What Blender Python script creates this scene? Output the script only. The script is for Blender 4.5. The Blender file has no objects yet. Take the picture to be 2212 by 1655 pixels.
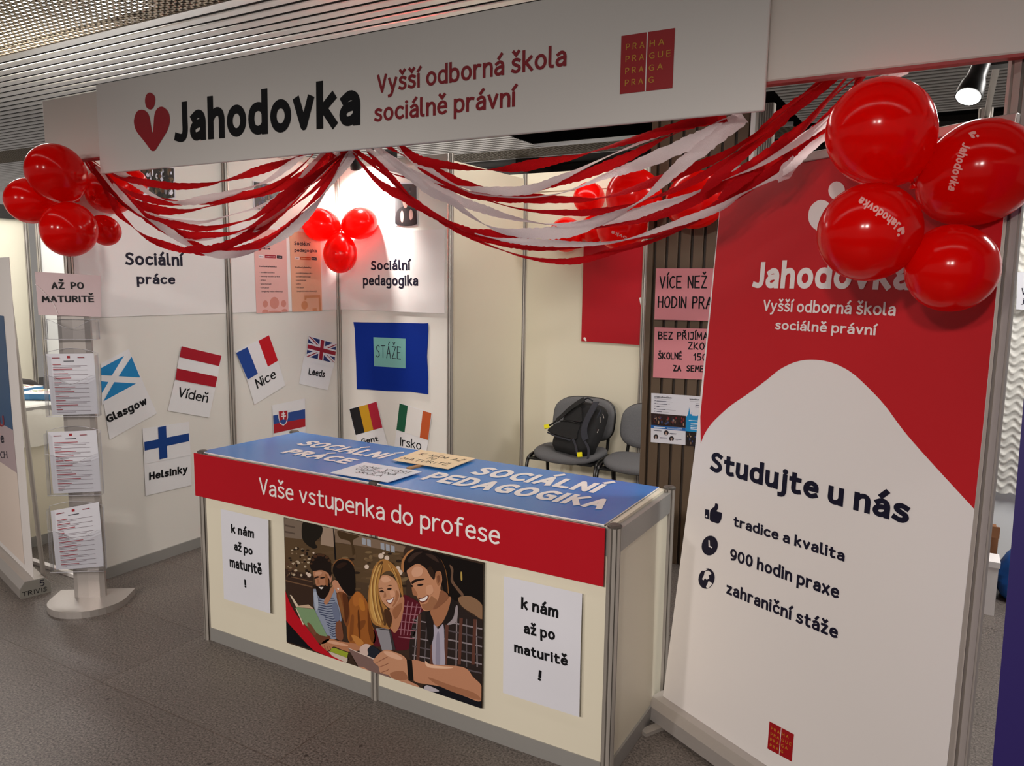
import bpy, math, random
from mathutils import Vector, Matrix
from mathutils.bvhtree import BVHTree
sc = bpy.context.scene
COL = sc.collection
PI = math.pi
V3 = lambda *a: Vector(a if len(a) == 3 else a[0])

# ------------------------------------------------------------------ camera
F = 1650.0; YAW, PIT, ROL = -0.5172, -0.1305, 0.0145
CAM = Vector((3.945, -4.3145, 1.6594))
_f = Vector((math.sin(YAW)*math.cos(PIT), math.cos(YAW)*math.cos(PIT), math.sin(PIT)))
_r0 = Vector((math.cos(YAW), -math.sin(YAW), 0)); _u0 = _r0.cross(_f)
_r = _r0*math.cos(ROL) + _u0*math.sin(ROL); _u = -_r0*math.sin(ROL) + _u0*math.cos(ROL)
cam = bpy.data.cameras.new('camera'); camo = bpy.data.objects.new('camera', cam); COL.objects.link(camo)
cam.sensor_fit = 'HORIZONTAL'; cam.sensor_width = 36.0; cam.lens = 36.0*F/2212.0; cam.clip_start = 0.05
camo.matrix_world = Matrix(((_r.x, _u.x, -_f.x, CAM.x), (_r.y, _u.y, -_f.y, CAM.y), (_r.z, _u.z, -_f.z, CAM.z), (0, 0, 0, 1)))
sc.camera = camo
def ray(px, py): return _f + _r*((px-1106)/F) - _u*((py-827.5)/F)
def at(axis, val, px, py):
    d = ray(px, py); i = 'xyz'.index(axis)
    return CAM + d*((val-CAM[i])/d[i])

# ------------------------------------------------------------------ world, lights, exposure
sc.view_settings.view_transform = 'Standard'; sc.view_settings.look = 'None'
sc.view_settings.gamma = 1.0; sc.view_settings.use_curve_mapping = False
sc.view_settings.exposure = 0.0
sc.cycles.max_bounces = 8; sc.cycles.transparent_max_bounces = 16
sc.cycles.caustics_reflective = False; sc.cycles.caustics_refractive = False
w = bpy.data.worlds.new('world'); sc.world = w; w.use_nodes = True
w.node_tree.nodes['Background'].inputs[0].default_value = (1.0, 0.93, 0.86, 1)
w.node_tree.nodes['Background'].inputs[1].default_value = 0.24
def area(name, loc, target, sx, sy, power, col):
    l = bpy.data.lights.new(name, 'AREA'); l.shape = 'RECTANGLE'; l.size = sx; l.size_y = sy; l.energy = power; l.color = col
    o = bpy.data.objects.new(name, l); COL.objects.link(o); o.location = loc
    o.rotation_euler = (Vector(target)-Vector(loc)).to_track_quat('-Z', 'Y').to_euler(); return o
def spot(name, loc, target, power, angle, blend, col, rad=0.05):
    l = bpy.data.lights.new(name, 'SPOT'); l.energy = power; l.spot_size = angle; l.spot_blend = blend; l.color = col; l.shadow_soft_size = rad
    o = bpy.data.objects.new(name, l); COL.objects.link(o); o.location = loc
    o.rotation_euler = (Vector(target)-Vector(loc)).to_track_quat('-Z', 'Y').to_euler(); return o
WARM = (1.0, 0.93, 0.87)
area('hall_light', (2.6, -3.1, 3.12), (2.6, -3.1, 0), 7.0, 0.022, 11, WARM)
area('hall_light', (1.8, 0.2, 3.12), (1.8, 0.2, 0), 4.5, 0.3, 50, (1.0, 0.94, 0.87))
area('hall_light', (-2.5, -0.9, 3.12), (-2.5, -0.9, 0), 3.0, 0.3, 95, (1, 0.97, 0.94))
area('hall_light', (-4.5, 4.4, 3.0), (-4.5, 6.0, 1.4), 6.0, 0.4, 110, (1.0, 0.97, 0.94))  # added unseen light on the far wall, brightens reflections in the slats
area('hall_light', (5.5, -0.2, 3.0), (5.2, 0.2, 0), 1.5, 0.5, 85, (1, 0.97, 0.93))
for x_, tx_ in ((-0.2, -0.8), (1.8, 0.9), (3.3, 2.4), (4.0, 4.2)):      # added unseen spots, standing for lamps of the stands across the aisle
    spot('aisle_fill', (x_, -6.6, 2.75), (tx_, -1.6, -0.55), 245, math.radians(66), 0.75, (1.0, 0.915, 0.85), 0.12)
# ------------------------------------------------------------------ materials
MATS = {}
def lin(h):
    h = h.lstrip('#'); c = [int(h[i:i+2], 16)/255 for i in (0, 2, 4)]
    return tuple(x/12.92 if x <= 0.04045 else ((x+0.055)/1.055)**2.4 for x in c) + (1,)
def mat(name, col, rough=0.5, metal=0.0, spec=0.5, noise=0.0, nscale=40, bump=0.0, bscale=200, emit=0, trans=0.0, tcol=None):
    if name in MATS: return MATS[name]
    m = bpy.data.materials.new(name); m.use_nodes = True; nt = m.node_tree; b = nt.nodes['Principled BSDF']
    c = lin(col) if isinstance(col, str) else tuple(col)+(1,)
    b.inputs['Base Color'].default_value = c; b.inputs['Roughness'].default_value = rough
    b.inputs['Metallic'].default_value = metal; b.inputs['Specular IOR Level'].default_value = spec
    if noise or bump:
        tc = nt.nodes.new('ShaderNodeTexCoord')
    if noise:
        n = nt.nodes.new('ShaderNodeTexNoise'); n.inputs['Scale'].default_value = nscale; n.inputs['Detail'].default_value = 4
        nt.links.new(tc.outputs['Object'], n.inputs['Vector'])
        mx = nt.nodes.new('ShaderNodeMix'); mx.data_type = 'RGBA'
        mx.inputs['A'].default_value = tuple(x*(1-noise) for x in c[:3])+(1,); mx.inputs['B'].default_value = tuple(min(1, x*(1+noise)) for x in c[:3])+(1,)
        nt.links.new(n.outputs['Fac'], mx.inputs['Factor']); nt.links.new(mx.outputs['Result'], b.inputs['Base Color'])
    if bump:
        n2 = nt.nodes.new('ShaderNodeTexNoise'); n2.inputs['Scale'].default_value = bscale
        nt.links.new(tc.outputs['Object'], n2.inputs['Vector'])
        bp = nt.nodes.new('ShaderNodeBump'); bp.inputs['Strength'].default_value = bump; bp.inputs['Distance'].default_value = 0.01
        nt.links.new(n2.outputs['Fac'], bp.inputs['Height']); nt.links.new(bp.outputs['Normal'], b.inputs['Normal'])
    if emit:
        b.inputs['Emission Color'].default_value = c; b.inputs['Emission Strength'].default_value = emit
    if trans:
        t = nt.nodes.new('ShaderNodeBsdfTranslucent'); t.inputs['Color'].default_value = lin(tcol) if tcol else c
        ms = nt.nodes.new('ShaderNodeMixShader'); ms.inputs[0].default_value = trans
        nt.links.new(b.outputs[0], ms.inputs[1]); nt.links.new(t.outputs[0], ms.inputs[2])
        nt.links.new(ms.outputs[0], nt.nodes['Material Output'].inputs['Surface'])
    MATS[name] = m; return m
def flat(h, rough=0.45, spec=0.3): return mat('print_'+h.strip('#'), h, rough, spec=spec)
M_white = mat('panel_white', '#e9e5de', 0.35, noise=0.012, nscale=6)
M_cream = mat('panel_cream', '#e4ddc8', 0.4, noise=0.012, nscale=5)
M_alu = mat('aluminium', '#b5aea6', 0.36, metal=0.45, noise=0.03, nscale=12)
M_aludark = mat('aluminium_groove', '#5a544e', 0.5, metal=0.3)
M_plinth = mat('plinth_grey', '#a3a19d', 0.42, metal=0.35, noise=0.02)
M_board = mat('foam_board', '#efeae9', 0.4, noise=0.008, nscale=8)
M_sign = mat('sign_white', '#e6e2de', 0.38, noise=0.012, nscale=5)
M_fascia = mat('fascia_white', '#e4dcd4', 0.45, noise=0.015, nscale=5)
M_paper = mat('paper', '#dedee6', 0.6, noise=0.01, nscale=30)
M_lam = mat('laminated_paper', '#efeef0', 0.22, noise=0.01, nscale=30)
M_ink = mat('ink_black', '#101014', 0.5, spec=0.2)
M_navy = mat('ink_navy', '#16142a', 0.45, spec=0.3)
M_signred = mat('sign_red', '#b4081c', 0.35, noise=0.02, nscale=9)
M_banred = mat('banner_red', '#c4141f', 0.45, noise=0.03, nscale=3)
M_logored = mat('logo_red', '#a01422', 0.45)
M_textred = mat('text_red', '#8f1020', 0.45)
M_white_ink = mat('ink_white', '#efe9e6', 0.45)
M_black = mat('black_plastic', '#121212', 0.4)
M_tube = mat('black_tube', '#0c0c0d', 0.3, spec=0.6)
M_fabric = mat('grey_fabric', '#6c6c6e', 0.95, noise=0.25, nscale=260, bump=0.4, bscale=500, spec=0.1)
M_bag = mat('bag_black', '#131315', 0.8, noise=0.15, nscale=200, bump=0.25, bscale=350)
M_strap = mat('strap_slate', '#2c2d36', 0.85, noise=0.15, nscale=200)
M_tag = mat('tag_yellow', '#e6dc10', 0.4)
M_pillar = mat('pillar_brown', '#63513f', 0.5, metal=0.2, noise=0.10, nscale=3)
M_pillard = mat('pillar_dark', '#33271e', 0.55, noise=0.05)
M_slat = mat('ceiling_slat', '#ece8e6', 0.33, metal=0.6, noise=0.03, nscale=3)
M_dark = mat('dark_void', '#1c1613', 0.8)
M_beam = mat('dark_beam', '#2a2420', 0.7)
M_grille = mat('grille', '#a8977f', 0.45, metal=0.4)
M_lamp = mat('lamp_glow', (1.0, 0.96, 0.9), emit=60)
M_tubeglow = mat('tube_glow', (1.0, 0.97, 0.93), emit=14)
M_redcrepe = mat('crepe_red', '#bb0d19', 0.85, noise=0.12, nscale=150, bump=0.5, bscale=300, trans=0.30, tcol='#d01818', spec=0.15)
M_whitecrepe = mat('crepe_white', '#f0e6e8', 0.85, noise=0.05, nscale=150, bump=0.5, bscale=300, trans=0.38, tcol='#f4e4e4', spec=0.15)
M_balloon = mat('balloon_red', '#f00a06', 0.15, noise=0.03, nscale=5, trans=0.42, tcol='#ff3208', spec=0.42)
M_bprint = mat('balloon_print', '#f0a8a2', 0.4)
M_cloth = mat('table_cloth', '#e8e6dc', 0.9, noise=0.03)
M_steel = mat('brushed_silver', '#bdb6b1', 0.35, metal=0.5, noise=0.03, nscale=60)
M_bluecloth = mat('blue_cloth', '#0a2c8c', 0.85, noise=0.06, nscale=90, spec=0.15)
M_blue = mat('board_blue', '#3a82d0', 0.22, noise=0.04, nscale=2)
M_pink = mat('pink_card', '#dc8a92', 0.6, noise=0.03, nscale=14)
M_purple = mat('banner_purple', '#2b1c66', 0.5, noise=0.03)
M_net = mat('net_white', '#eeece6', 0.75, noise=0.05, nscale=60, trans=0.3)
M_bluebag = mat('blue_bag', '#1460b8', 0.45, noise=0.08, nscale=14)
M_wood = mat('stick_wood', '#a97e4e', 0.6, noise=0.2, nscale=60)
def acrylic():
    m = bpy.data.materials.new('clear_acrylic'); m.use_nodes = True; nt = m.node_tree
    nt.nodes.remove(nt.nodes['Principled BSDF'])
    t = nt.nodes.new('ShaderNodeBsdfTransparent'); t.inputs[0].default_value = (0.985, 0.985, 0.99, 1)
    g = nt.nodes.new('ShaderNodeBsdfGlossy'); g.inputs['Roughness'].default_value = 0.08
    fr = nt.nodes.new('ShaderNodeFresnel'); fr.inputs[0].default_value = 1.5
    ms = nt.nodes.new('ShaderNodeMixShader')
    mu = nt.nodes.new('ShaderNodeMath'); mu.operation = 'MULTIPLY'; mu.inputs[1].default_value = 0.45; nt.links.new(fr.outputs[0], mu.inputs[0])
    nt.links.new(mu.outputs[0], ms.inputs[0]); nt.links.new(t.outputs[0], ms.inputs[1]); nt.links.new(g.outputs[0], ms.inputs[2])
    nt.links.new(ms.outputs[0], nt.nodes['Material Output'].inputs['Surface']); return m
M_acr = acrylic()
M_acredge = mat('acrylic_edge', '#c4c2c8', 0.2, spec=0.8)
def floor_mat():
    m = bpy.data.materials.new('terrazzo_floor'); m.use_nodes = True; nt = m.node_tree; b = nt.nodes['Principled BSDF']; L = nt.links
    tc = nt.nodes.new('ShaderNodeTexCoord')
    def ramp(src, p0, c0, p1, c1):
        r = nt.nodes.new('ShaderNodeValToRGB'); r.color_ramp.elements[0].position = p0; r.color_ramp.elements[0].color = c0
        r.color_ramp.elements[1].position = p1; r.color_ramp.elements[1].color = c1; L.new(src, r.inputs[0]); return r
    def mix(fac, a, bb, mode='MIX'):
        x = nt.nodes.new('ShaderNodeMix'); x.data_type = 'RGBA'; x.blend_type = mode
        if isinstance(fac, float): x.inputs['Factor'].default_value = fac
        else: L.new(fac, x.inputs['Factor'])
        for k, s in (('A', a), ('B', bb)):
            if isinstance(s, tuple): x.inputs[k].default_value = s
            else: L.new(s, x.inputs[k])
        return x.outputs['Result']
    n1 = nt.nodes.new('ShaderNodeTexNoise'); n1.inputs['Scale'].default_value = 120; n1.inputs['Detail'].default_value = 5; n1.inputs['Roughness'].default_value = 0.75
    n2 = nt.nodes.new('ShaderNodeTexNoise'); n2.inputs['Scale'].default_value = 1.6; n2.inputs['Detail'].default_value = 6
    vo = nt.nodes.new('ShaderNodeTexVoronoi'); vo.inputs['Scale'].default_value = 26
    vo2 = nt.nodes.new('ShaderNodeTexVoronoi'); vo2.inputs['Scale'].default_value = 5.5
    for n in (n1, n2, vo, vo2): L.new(tc.outputs['Object'], n.inputs['Vector'])
    c = ramp(n1.outputs['Fac'], 0.36, lin('#2f2926'), 0.66, lin('#978d85')).outputs[0]
    c = mix(ramp(n2.outputs['Fac'], 0.35, (0, 0, 0, 1), 0.7, (0.35, 0.35, 0.35, 1)).outputs[0], c, lin('#57504b'))
    c = mix(ramp(vo.outputs['Distance'], 0.05, (0.45, 0.45, 0.45, 1), 0.14, (0, 0, 0, 1)).outputs[0], c, lin('#241f1d'))
    c = mix(ramp(vo2.outputs['Distance'], 0.03, (0.8, 0.8, 0.8, 1), 0.055, (0, 0, 0, 1)).outputs[0], c, lin('#2a2422'))
    mp = nt.nodes.new('ShaderNodeMapping'); mp.inputs['Location'].default_value = (0, 0.02, 0); L.new(tc.outputs['Object'], mp.inputs['Vector'])
    br = nt.nodes.new('ShaderNodeTexBrick'); br.offset = 0.0; br.inputs['Scale'].default_value = 1.0
    br.inputs['Brick Width'].default_value = 1.02; br.inputs['Row Height'].default_value = 0.51; br.inputs['Mortar Size'].default_value = 0.0025
    br.inputs['Color1'].default_value = (1, 1, 1, 1); br.inputs['Color2'].default_value = (0.88, 0.87, 0.87, 1); br.inputs['Mortar'].default_value = (0.62, 0.55, 0.50, 1)
    L.new(mp.outputs[0], br.inputs['Vector'])
    c = mix(1.0, c, br.outputs['Color'], 'MULTIPLY')
    L.new(c, b.inputs['Base Color']); b.inputs['Roughness'].default_value = 0.42; b.inputs['Specular IOR Level'].default_value = 0.4
    bp = nt.nodes.new('ShaderNodeBump'); bp.inputs['Strength'].default_value = 0.06; L.new(n1.outputs['Fac'], bp.inputs['Height']); L.new(bp.outputs[0], b.inputs['Normal'])
    return m
M_floor = floor_mat()

# ------------------------------------------------------------------ frames and mesh builder
class Fr:
    def __init__(s, o, u, v):
        s.o = Vector(o); s.u = Vector(u).normalized(); s.v = Vector(v).normalized(); s.n = s.u.cross(s.v)
    def uv(s, px, py, h=0.0):
        d = ray(px, py); o = s.o + s.n*h; P = CAM + d*((o-CAM).dot(s.n)/d.dot(s.n)); q = P-s.o
        return (q.dot(s.u), q.dot(s.v))
    def uvs(s, pts): return [s.uv(*p) for p in pts]
    def pt(s, a, b, h=0.0): return s.o + s.u*a + s.v*b + s.n*h
LOC = {}
def catmull(pts, n=6, closed=False):
    out = []; N = len(pts); dim = len(pts[0])
    for i in range(N if closed else N-1):
        g = (lambda k: pts[k % N]) if closed else (lambda k: pts[min(max(k, 0), N-1)])
        p0, p1, p2, p3 = g(i-1), g(i), g(i+1), g(i+2)
        for j in range(n):
            t = j/n
            out.append(tuple(0.5*((2*p1[d]) + (p2[d]-p0[d])*t + (2*p0[d]-5*p1[d]+4*p2[d]-p3[d])*t*t + (3*p1[d]-p0[d]-3*p2[d]+p3[d])*t**3) for d in range(dim)))
    if not closed: out.append(tuple(pts[-1]))
    return out
_TC = {}
def _gl():
    G = {}
    def g(ch, *st): G[ch] = st          # ('c', pts) smooth stroke, ('l', pts) straight strokes, ('d', x, y) dot
    bowl_r = [(0,.50),(.09,.65),(.24,.70),(.40,.61),(.46,.35),(.40,.09),(.24,0),(.09,.05),(0,.18)]
    bowl_l = [(.45-x, y) for x, y in bowl_r]; ring = lambda rx, ry, cy: [(rx-rx*math.cos(2*PI*k/16), cy+ry*math.sin(2*PI*k/16)) for k in range(17)]
    arch = [(0,.46),(.10,.63),(.24,.70),(.36,.65),(.41,.48),(.41,.25),(.41,0)]
    g('a', ('c', [(.05,.60),(.20,.70),(.34,.65),(.40,.48),(.40,.22),(.40,0)]), ('n', [(.40,.41),(.22,.40),(.06,.33),(0,.19),(.05,.04),(.17,0),(.31,.06),(.40,.18)]))
    g('b', ('l', [(0,0),(0,1.06)]), ('n', bowl_r)); g('d', ('l', [(.45,0),(.45,1.06)]), ('n', bowl_l)); g('p', ('l', [(0,-.30),(0,.70)]), ('n', bowl_r))
    g('g', ('n', bowl_l), ('c', [(.45,.70),(.45,.30),(.45,-.08),(.38,-.25),(.22,-.30),(.05,-.25)])); g('o', ('c', ring(.24,.35,.35)))
    g('c', ('c', [(.40,.62),(.24,.70),(.06,.58),(0,.35),(.06,.11),(.24,0),(.41,.09)])); g('e', ('l', [(.02,.38),(.43,.38)]), ('h', [(.43,.38),(.40,.61),(.23,.70),(.06,.58),(0,.35),(.06,.10),(.24,0),(.41,.08)]))
    g('f', ('c', [(.36,1.03),(.24,1.04),(.14,.95),(.12,.75),(.12,.35),(.12,0)]), ('l', [(0,.68),(.31,.68)])); g('h', ('l', [(0,0),(0,1.06)]), ('h', arch)); g('n', ('l', [(0,0),(0,.70)]), ('h', arch))
    g('m', ('l', [(0,0),(0,.70)]), ('h', [(x*.85, y) for x, y in arch]), ('h', [(.35+x*.85, y) for x, y in arch])); g('i', ('l', [(0,0),(0,.70)]), ('d', 0, .97)); g('\u0131', ('l', [(0,0),(0,.70)]))
    g('j', ('c', [(.10,.70),(.10,.3),(.10,-.10),(.04,-.26),(-.08,-.29)]), ('d', .10, .97)); g('k', ('l', [(0,0),(0,1.06)]), ('l', [(.38,.70),(.04,.36)]), ('l', [(.12,.43),(.41,0)]))
    g('l', ('c', [(0,1.06),(0,.6),(0,.15),(.04,.02),(.13,0)])); g('r', ('l', [(0,0),(0,.70)]), ('h', [(0,.44),(.08,.62),(.19,.70),(.30,.68)])); g('s', ('c', [(.35,.63),(.19,.70),(.04,.62),(.05,.47),(.19,.37),(.33,.28),(.36,.14),(.27,.02),(.14,0),(0,.07)]))
    g('t', ('c', [(.11,.93),(.11,.5),(.11,.16),(.16,.02),(.26,0),(.34,.02)]), ('l', [(0,.68),(.33,.68)])); g('u', ('q', [(0,.70),(0,.4),(0,.20),(.06,.04),(.18,0),(.31,.06),(.41,.22)]), ('l', [(.41,.70),(.41,0)]))
    g('v', ('l', [(0,.70),(.21,0),(.42,.70)])); g('w', ('l', [(0,.70),(.16,0),(.33,.62),(.50,0),(.66,.70)])); g('x', ('l', [(0,.70),(.40,0)]), ('l', [(.40,.70),(0,0)])); g('y', ('l', [(0,.70),(.21,.03)]), ('c', [(.43,.70),(.30,.28),(.19,-.06),(.10,-.25),(-.03,-.29)])); g('z', ('l', [(0,.70),(.36,.70),(0,0),(.37,0)]))
    g('A', ('l', [(0,0),(.27,1),(.54,0)]), ('l', [(.10,.33),(.44,.33)])); g('C', ('c', [(.50,.90),(.32,1),(.10,.85),(0,.5),(.10,.15),(.32,0),(.51,.11)])); g('D', ('l', [(0,0),(0,1)]), ('n', [(0,1),(.25,.99),(.45,.82),(.52,.5),(.45,.18),(.25,.01),(0,0)])); g('E', ('l', [(.42,1),(0,1),(0,0),(.43,0)]), ('l', [(0,.52),(.38,.52)]))
    g('G', ('c', [(.50,.90),(.32,1),(.10,.85),(0,.5),(.10,.15),(.32,0),(.52,.08)]), ('l', [(.53,.08),(.53,.46),(.34,.46)])); g('H', ('l', [(0,0),(0,1)]), ('l', [(.48,0),(.48,1)]), ('l', [(0,.52),(.48,.52)])); g('I', ('l', [(0,0),(0,1)])); g('J', ('c', [(.26,1),(.26,.6),(.26,.22),(.20,.04),(.08,0),(-.06,.04)])); g('K', ('l', [(0,0),(0,1)]), ('l', [(.46,1),(.04,.5)]), ('l', [(.14,.6),(.48,0)])); g('L', ('l', [(0,1),(0,0),(.42,0)]))
    g('M', ('l', [(0,0),(.05,1),(.32,.3),(.59,1),(.64,0)])); g('N', ('l', [(0,0),(0,1),(.48,0),(.48,1)])); g('O', ('c', ring(.29,.5,.5))); g('P', ('l', [(0,0),(0,1)]), ('n', [(0,1),(.26,.99),(.43,.88),(.45,.72),(.38,.52),(.22,.44),(0,.44)])); g('R', ('l', [(0,0),(0,1)]), ('n', [(0,1),(.26,.99),(.42,.88),(.43,.72),(.36,.54),(.20,.48),(0,.48)]), ('l', [(.22,.47),(.47,0)]))
    g('S', ('c', [(.41,.91),(.24,1),(.06,.90),(.04,.70),(.19,.55),(.36,.43),(.43,.23),(.33,.05),(.17,0),(0,.09)])); g('T', ('l', [(0,1),(.50,1)]), ('l', [(.25,1),(.25,0)])); g('U', ('c', [(0,1),(0,.6),(0,.28),(.08,.06),(.25,0),(.42,.06),(.50,.28),(.50,.6),(.50,1)])); g('V', ('l', [(0,1),(.25,0),(.50,1)])); g('Z', ('l', [(0,1),(.44,1),(0,0),(.46,0)]))
    g('0', ('c', ring(.24,.5,.5))); g('9', ('c', ring(.23,.32,.68)), ('h', [(.46,.68),(.44,.35),(.32,.08),(.10,0)])); g('3', ('c', [(.02,.94),(.2,1),(.38,.88),(.36,.64),(.16,.53),(.38,.42),(.43,.2),(.3,.02),(.14,0),(0,.06)])); g('!', ('l', [(0,1),(0,.34)]), ('d', 0, .03)); g('-', ('l', [(0,.36),(.22,.36)])); g(':', ('d', 0, .03), ('d', 0, .58)); g('(', ('c', [(.14,1.08),(.02,.75),(0,.45),(.02,.15),(.14,-.16)])); g(')', ('c', [(0,1.08),(.12,.75),(.14,.45),(.12,.15),(0,-.16)]))
    return G
GLY = _gl()
ACCL = {'á': 'aa', 'é': 'ea', 'í': '\u0131a', 'ý': 'ya', 'š': 'sc', 'č': 'cc', 'ž': 'zc', 'ě': 'ec', 'ř': 'rc', 'ň': 'nc', 'Á': 'Aa', 'Í': 'Ia', 'É': 'Ea', 'Ž': 'Zc', 'Š': 'Sc', 'Ě': 'Ec', 'Ř': 'Rc'}
def glyphs(s, bold=0.0):
    k = (s, bold)
    if k in _TC: return _TC[k]
    w = 0.115+min(bold, 0.03)*3.4; V = []; Fc = []; x = 0.0; LY = [0]
    def strip(pts, e0=True, e1=True):
        P = [Vector(p) for p in pts]; N = len(P); closed = (P[0]-P[-1]).length < 1e-6
        if closed: P = P[:-1]; N -= 1
        b = len(V); LY[0] = (LY[0]+1) % 6; z = LY[0]*0.00009
        for i, p in enumerate(P):
            a = P[(i-1) % N] if (closed or i > 0) else P[i]; c = P[(i+1) % N] if (closed or i < N-1) else P[i]
            t = (c-a).normalized(); n = Vector((-t.y, t.x)); q = p.copy()
            if not closed and i in (0, N-1): q += t*(w*0.5 if i else -w*0.5)*((e1 if i else e0) and 1 or 0)
            q0, q1 = q-n*w/2, q+n*w/2; V.append((q0.x, q0.y, z)); V.append((q1.x, q1.y, z))
        for i in range(N if closed else N-1):
            j = (i+1) % N; Fc.append((b+2*i, b+2*j, b+2*j+1, b+2*i+1))
    def disc(c, r):
        b = len(V); LY[0] = (LY[0]+1) % 6; z = LY[0]*0.00009; V.extend([(c[0]+math.cos(t)*r, c[1]+math.sin(t)*r, z) for t in [2*PI*q/12 for q in range(12)]]); Fc.append(tuple(range(b, b+12)))
    my = lambda y: w/2+y*(1-w) if y >= 0 else w/2+y
    for ch in s:
        if ch == ' ': x += 0.30; continue
        acc = None
        if ch in ACCL: ch, acc = ACCL[ch]
        st = GLY[ch]; xs_ = [p[0] for t in st if t[0] != 'd' for p in t[1]]+[t[1] for t in st if t[0] == 'd']
        gw = max(max(xs_), 0); o = x+w/2
        mp = lambda p: (o+p[0], my(p[1]))
        for t in st:
            if t[0] == 'd': disc(mp((t[1], t[2])), w*0.60)
            elif t[0] in 'cnhq': strip(catmull([mp(p) for p in t[1]], 3), t[0] in 'cq', t[0] in 'ch')
            else:
                q = [mp(p) for p in t[1]]
                for i in range(len(q)-1): strip([q[i], q[i+1]], i == 0, i == len(q)-2)
                for i in range(1, len(q)-1): disc(q[i], w*0.5)
        if acc:
            c = gw/2; up = 0.30 if ch.isupper() else 0.0
            if acc == 'a': strip([(o+c-.02, .86+up), (o+c+.12, 1.03+up)])
            else:
                a_, b_, c_ = (o+c-.13, 1.03+up), (o+c, .88+up), (o+c+.13, 1.03+up); strip([a_, b_]); strip([b_, c_]); disc(b_, w*.5)
        x += gw+w+(0.085 if gw > 0.01 else 0.10)
    wd = x-0.085
    _TC[k] = ([(a*0.682, b*0.682, z) for a, b, z in V], Fc, wd*0.682); return _TC[k]
STROKE = {
 'A': [[(0,0),(.3,1),(.6,0)],[(.12,.38),(.5,.38)]], 'B': [[(0,0),(0,1),(.35,1),(.48,.8),(.35,.56),(0,.52)],[(.35,.56),(.55,.32),(.4,.03),(0,0)]],
 'C': [[(.55,.88),(.35,1),(.1,.8),(0,.45),(.12,.1),(.35,0),(.55,.12)]], 'D': [[(0,0),(0,1),(.3,.97),(.55,.7),(.55,.3),(.3,.02),(0,0)]],
 'E': [[(.5,1),(0,1),(0,0),(.5,0)],[(0,.52),(.42,.52)]], 'H': [[(0,0),(0,1)],[(.5,0),(.5,1)],[(0,.5),(.5,.5)]], 'I': [[(.08,0),(.08,1)]],
 'J': [[(.1,1),(.45,1),(.45,.2),(.3,0),(.05,.08)]], 'K': [[(0,0),(0,1)],[(.5,1),(0,.45),(.55,0)]], 'L': [[(0,1),(0,0),(.45,0)]],
 'M': [[(0,0),(.06,1),(.32,.35),(.6,1),(.66,0)]], 'N': [[(0,0),(0,1),(.5,0),(.5,1)]], 'O': [[(.3,1),(.06,.8),(0,.45),(.1,.1),(.3,0),(.5,.1),(.6,.5),(.52,.85),(.3,1)]],
 'P': [[(0,0),(0,1),(.4,.97),(.5,.75),(.38,.52),(0,.48)]], 'R': [[(0,0),(0,1),(.4,.97),(.5,.75),(.36,.54),(0,.5)],[(.25,.5),(.55,0)]],
 'S': [[(.5,.88),(.3,1),(.06,.85),(.1,.6),(.42,.42),(.48,.15),(.25,0),(0,.1)]], 'T': [[(0,1),(.6,1)],[(.3,1),(.3,0)]], 'U': [[(0,1),(.02,.2),(.2,0),(.4,.08),(.5,.3),(.5,1)]],
 'V': [[(0,1),(.28,0),(.55,1)]], 'X': [[(0,1),(.5,0)],[(.5,1),(0,0)]], 'Y': [[(0,1),(.27,.5)],[(.55,1),(.27,.5),(.2,0)]], 'Z': [[(0,1),(.5,1),(0,0),(.52,0)]],
 '0': [[(.28,1),(.05,.8),(0,.4),(.1,.06),(.28,0),(.48,.15),(.52,.6),(.42,.92),(.28,1)]], '1': [[(0,.7),(.2,1),(.2,0)]], '5': [[(.48,1),(.1,1),(.06,.58),(.35,.6),(.5,.35),(.38,.05),(.05,.02)]],
 '9': [[(.45,.7),(.3,1),(.06,.9),(.04,.6),(.25,.5),(.45,.7),(.42,.3),(.2,0)]] }
ACC = {'Á': ('A', 'a'), 'Í': ('I', 'a'), 'É': ('E', 'a'), 'Ž': ('Z', 'c'), 'Š': ('S', 'c'), 'Ř': ('R', 'c'), 'Ě': ('E', 'c')}
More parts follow.
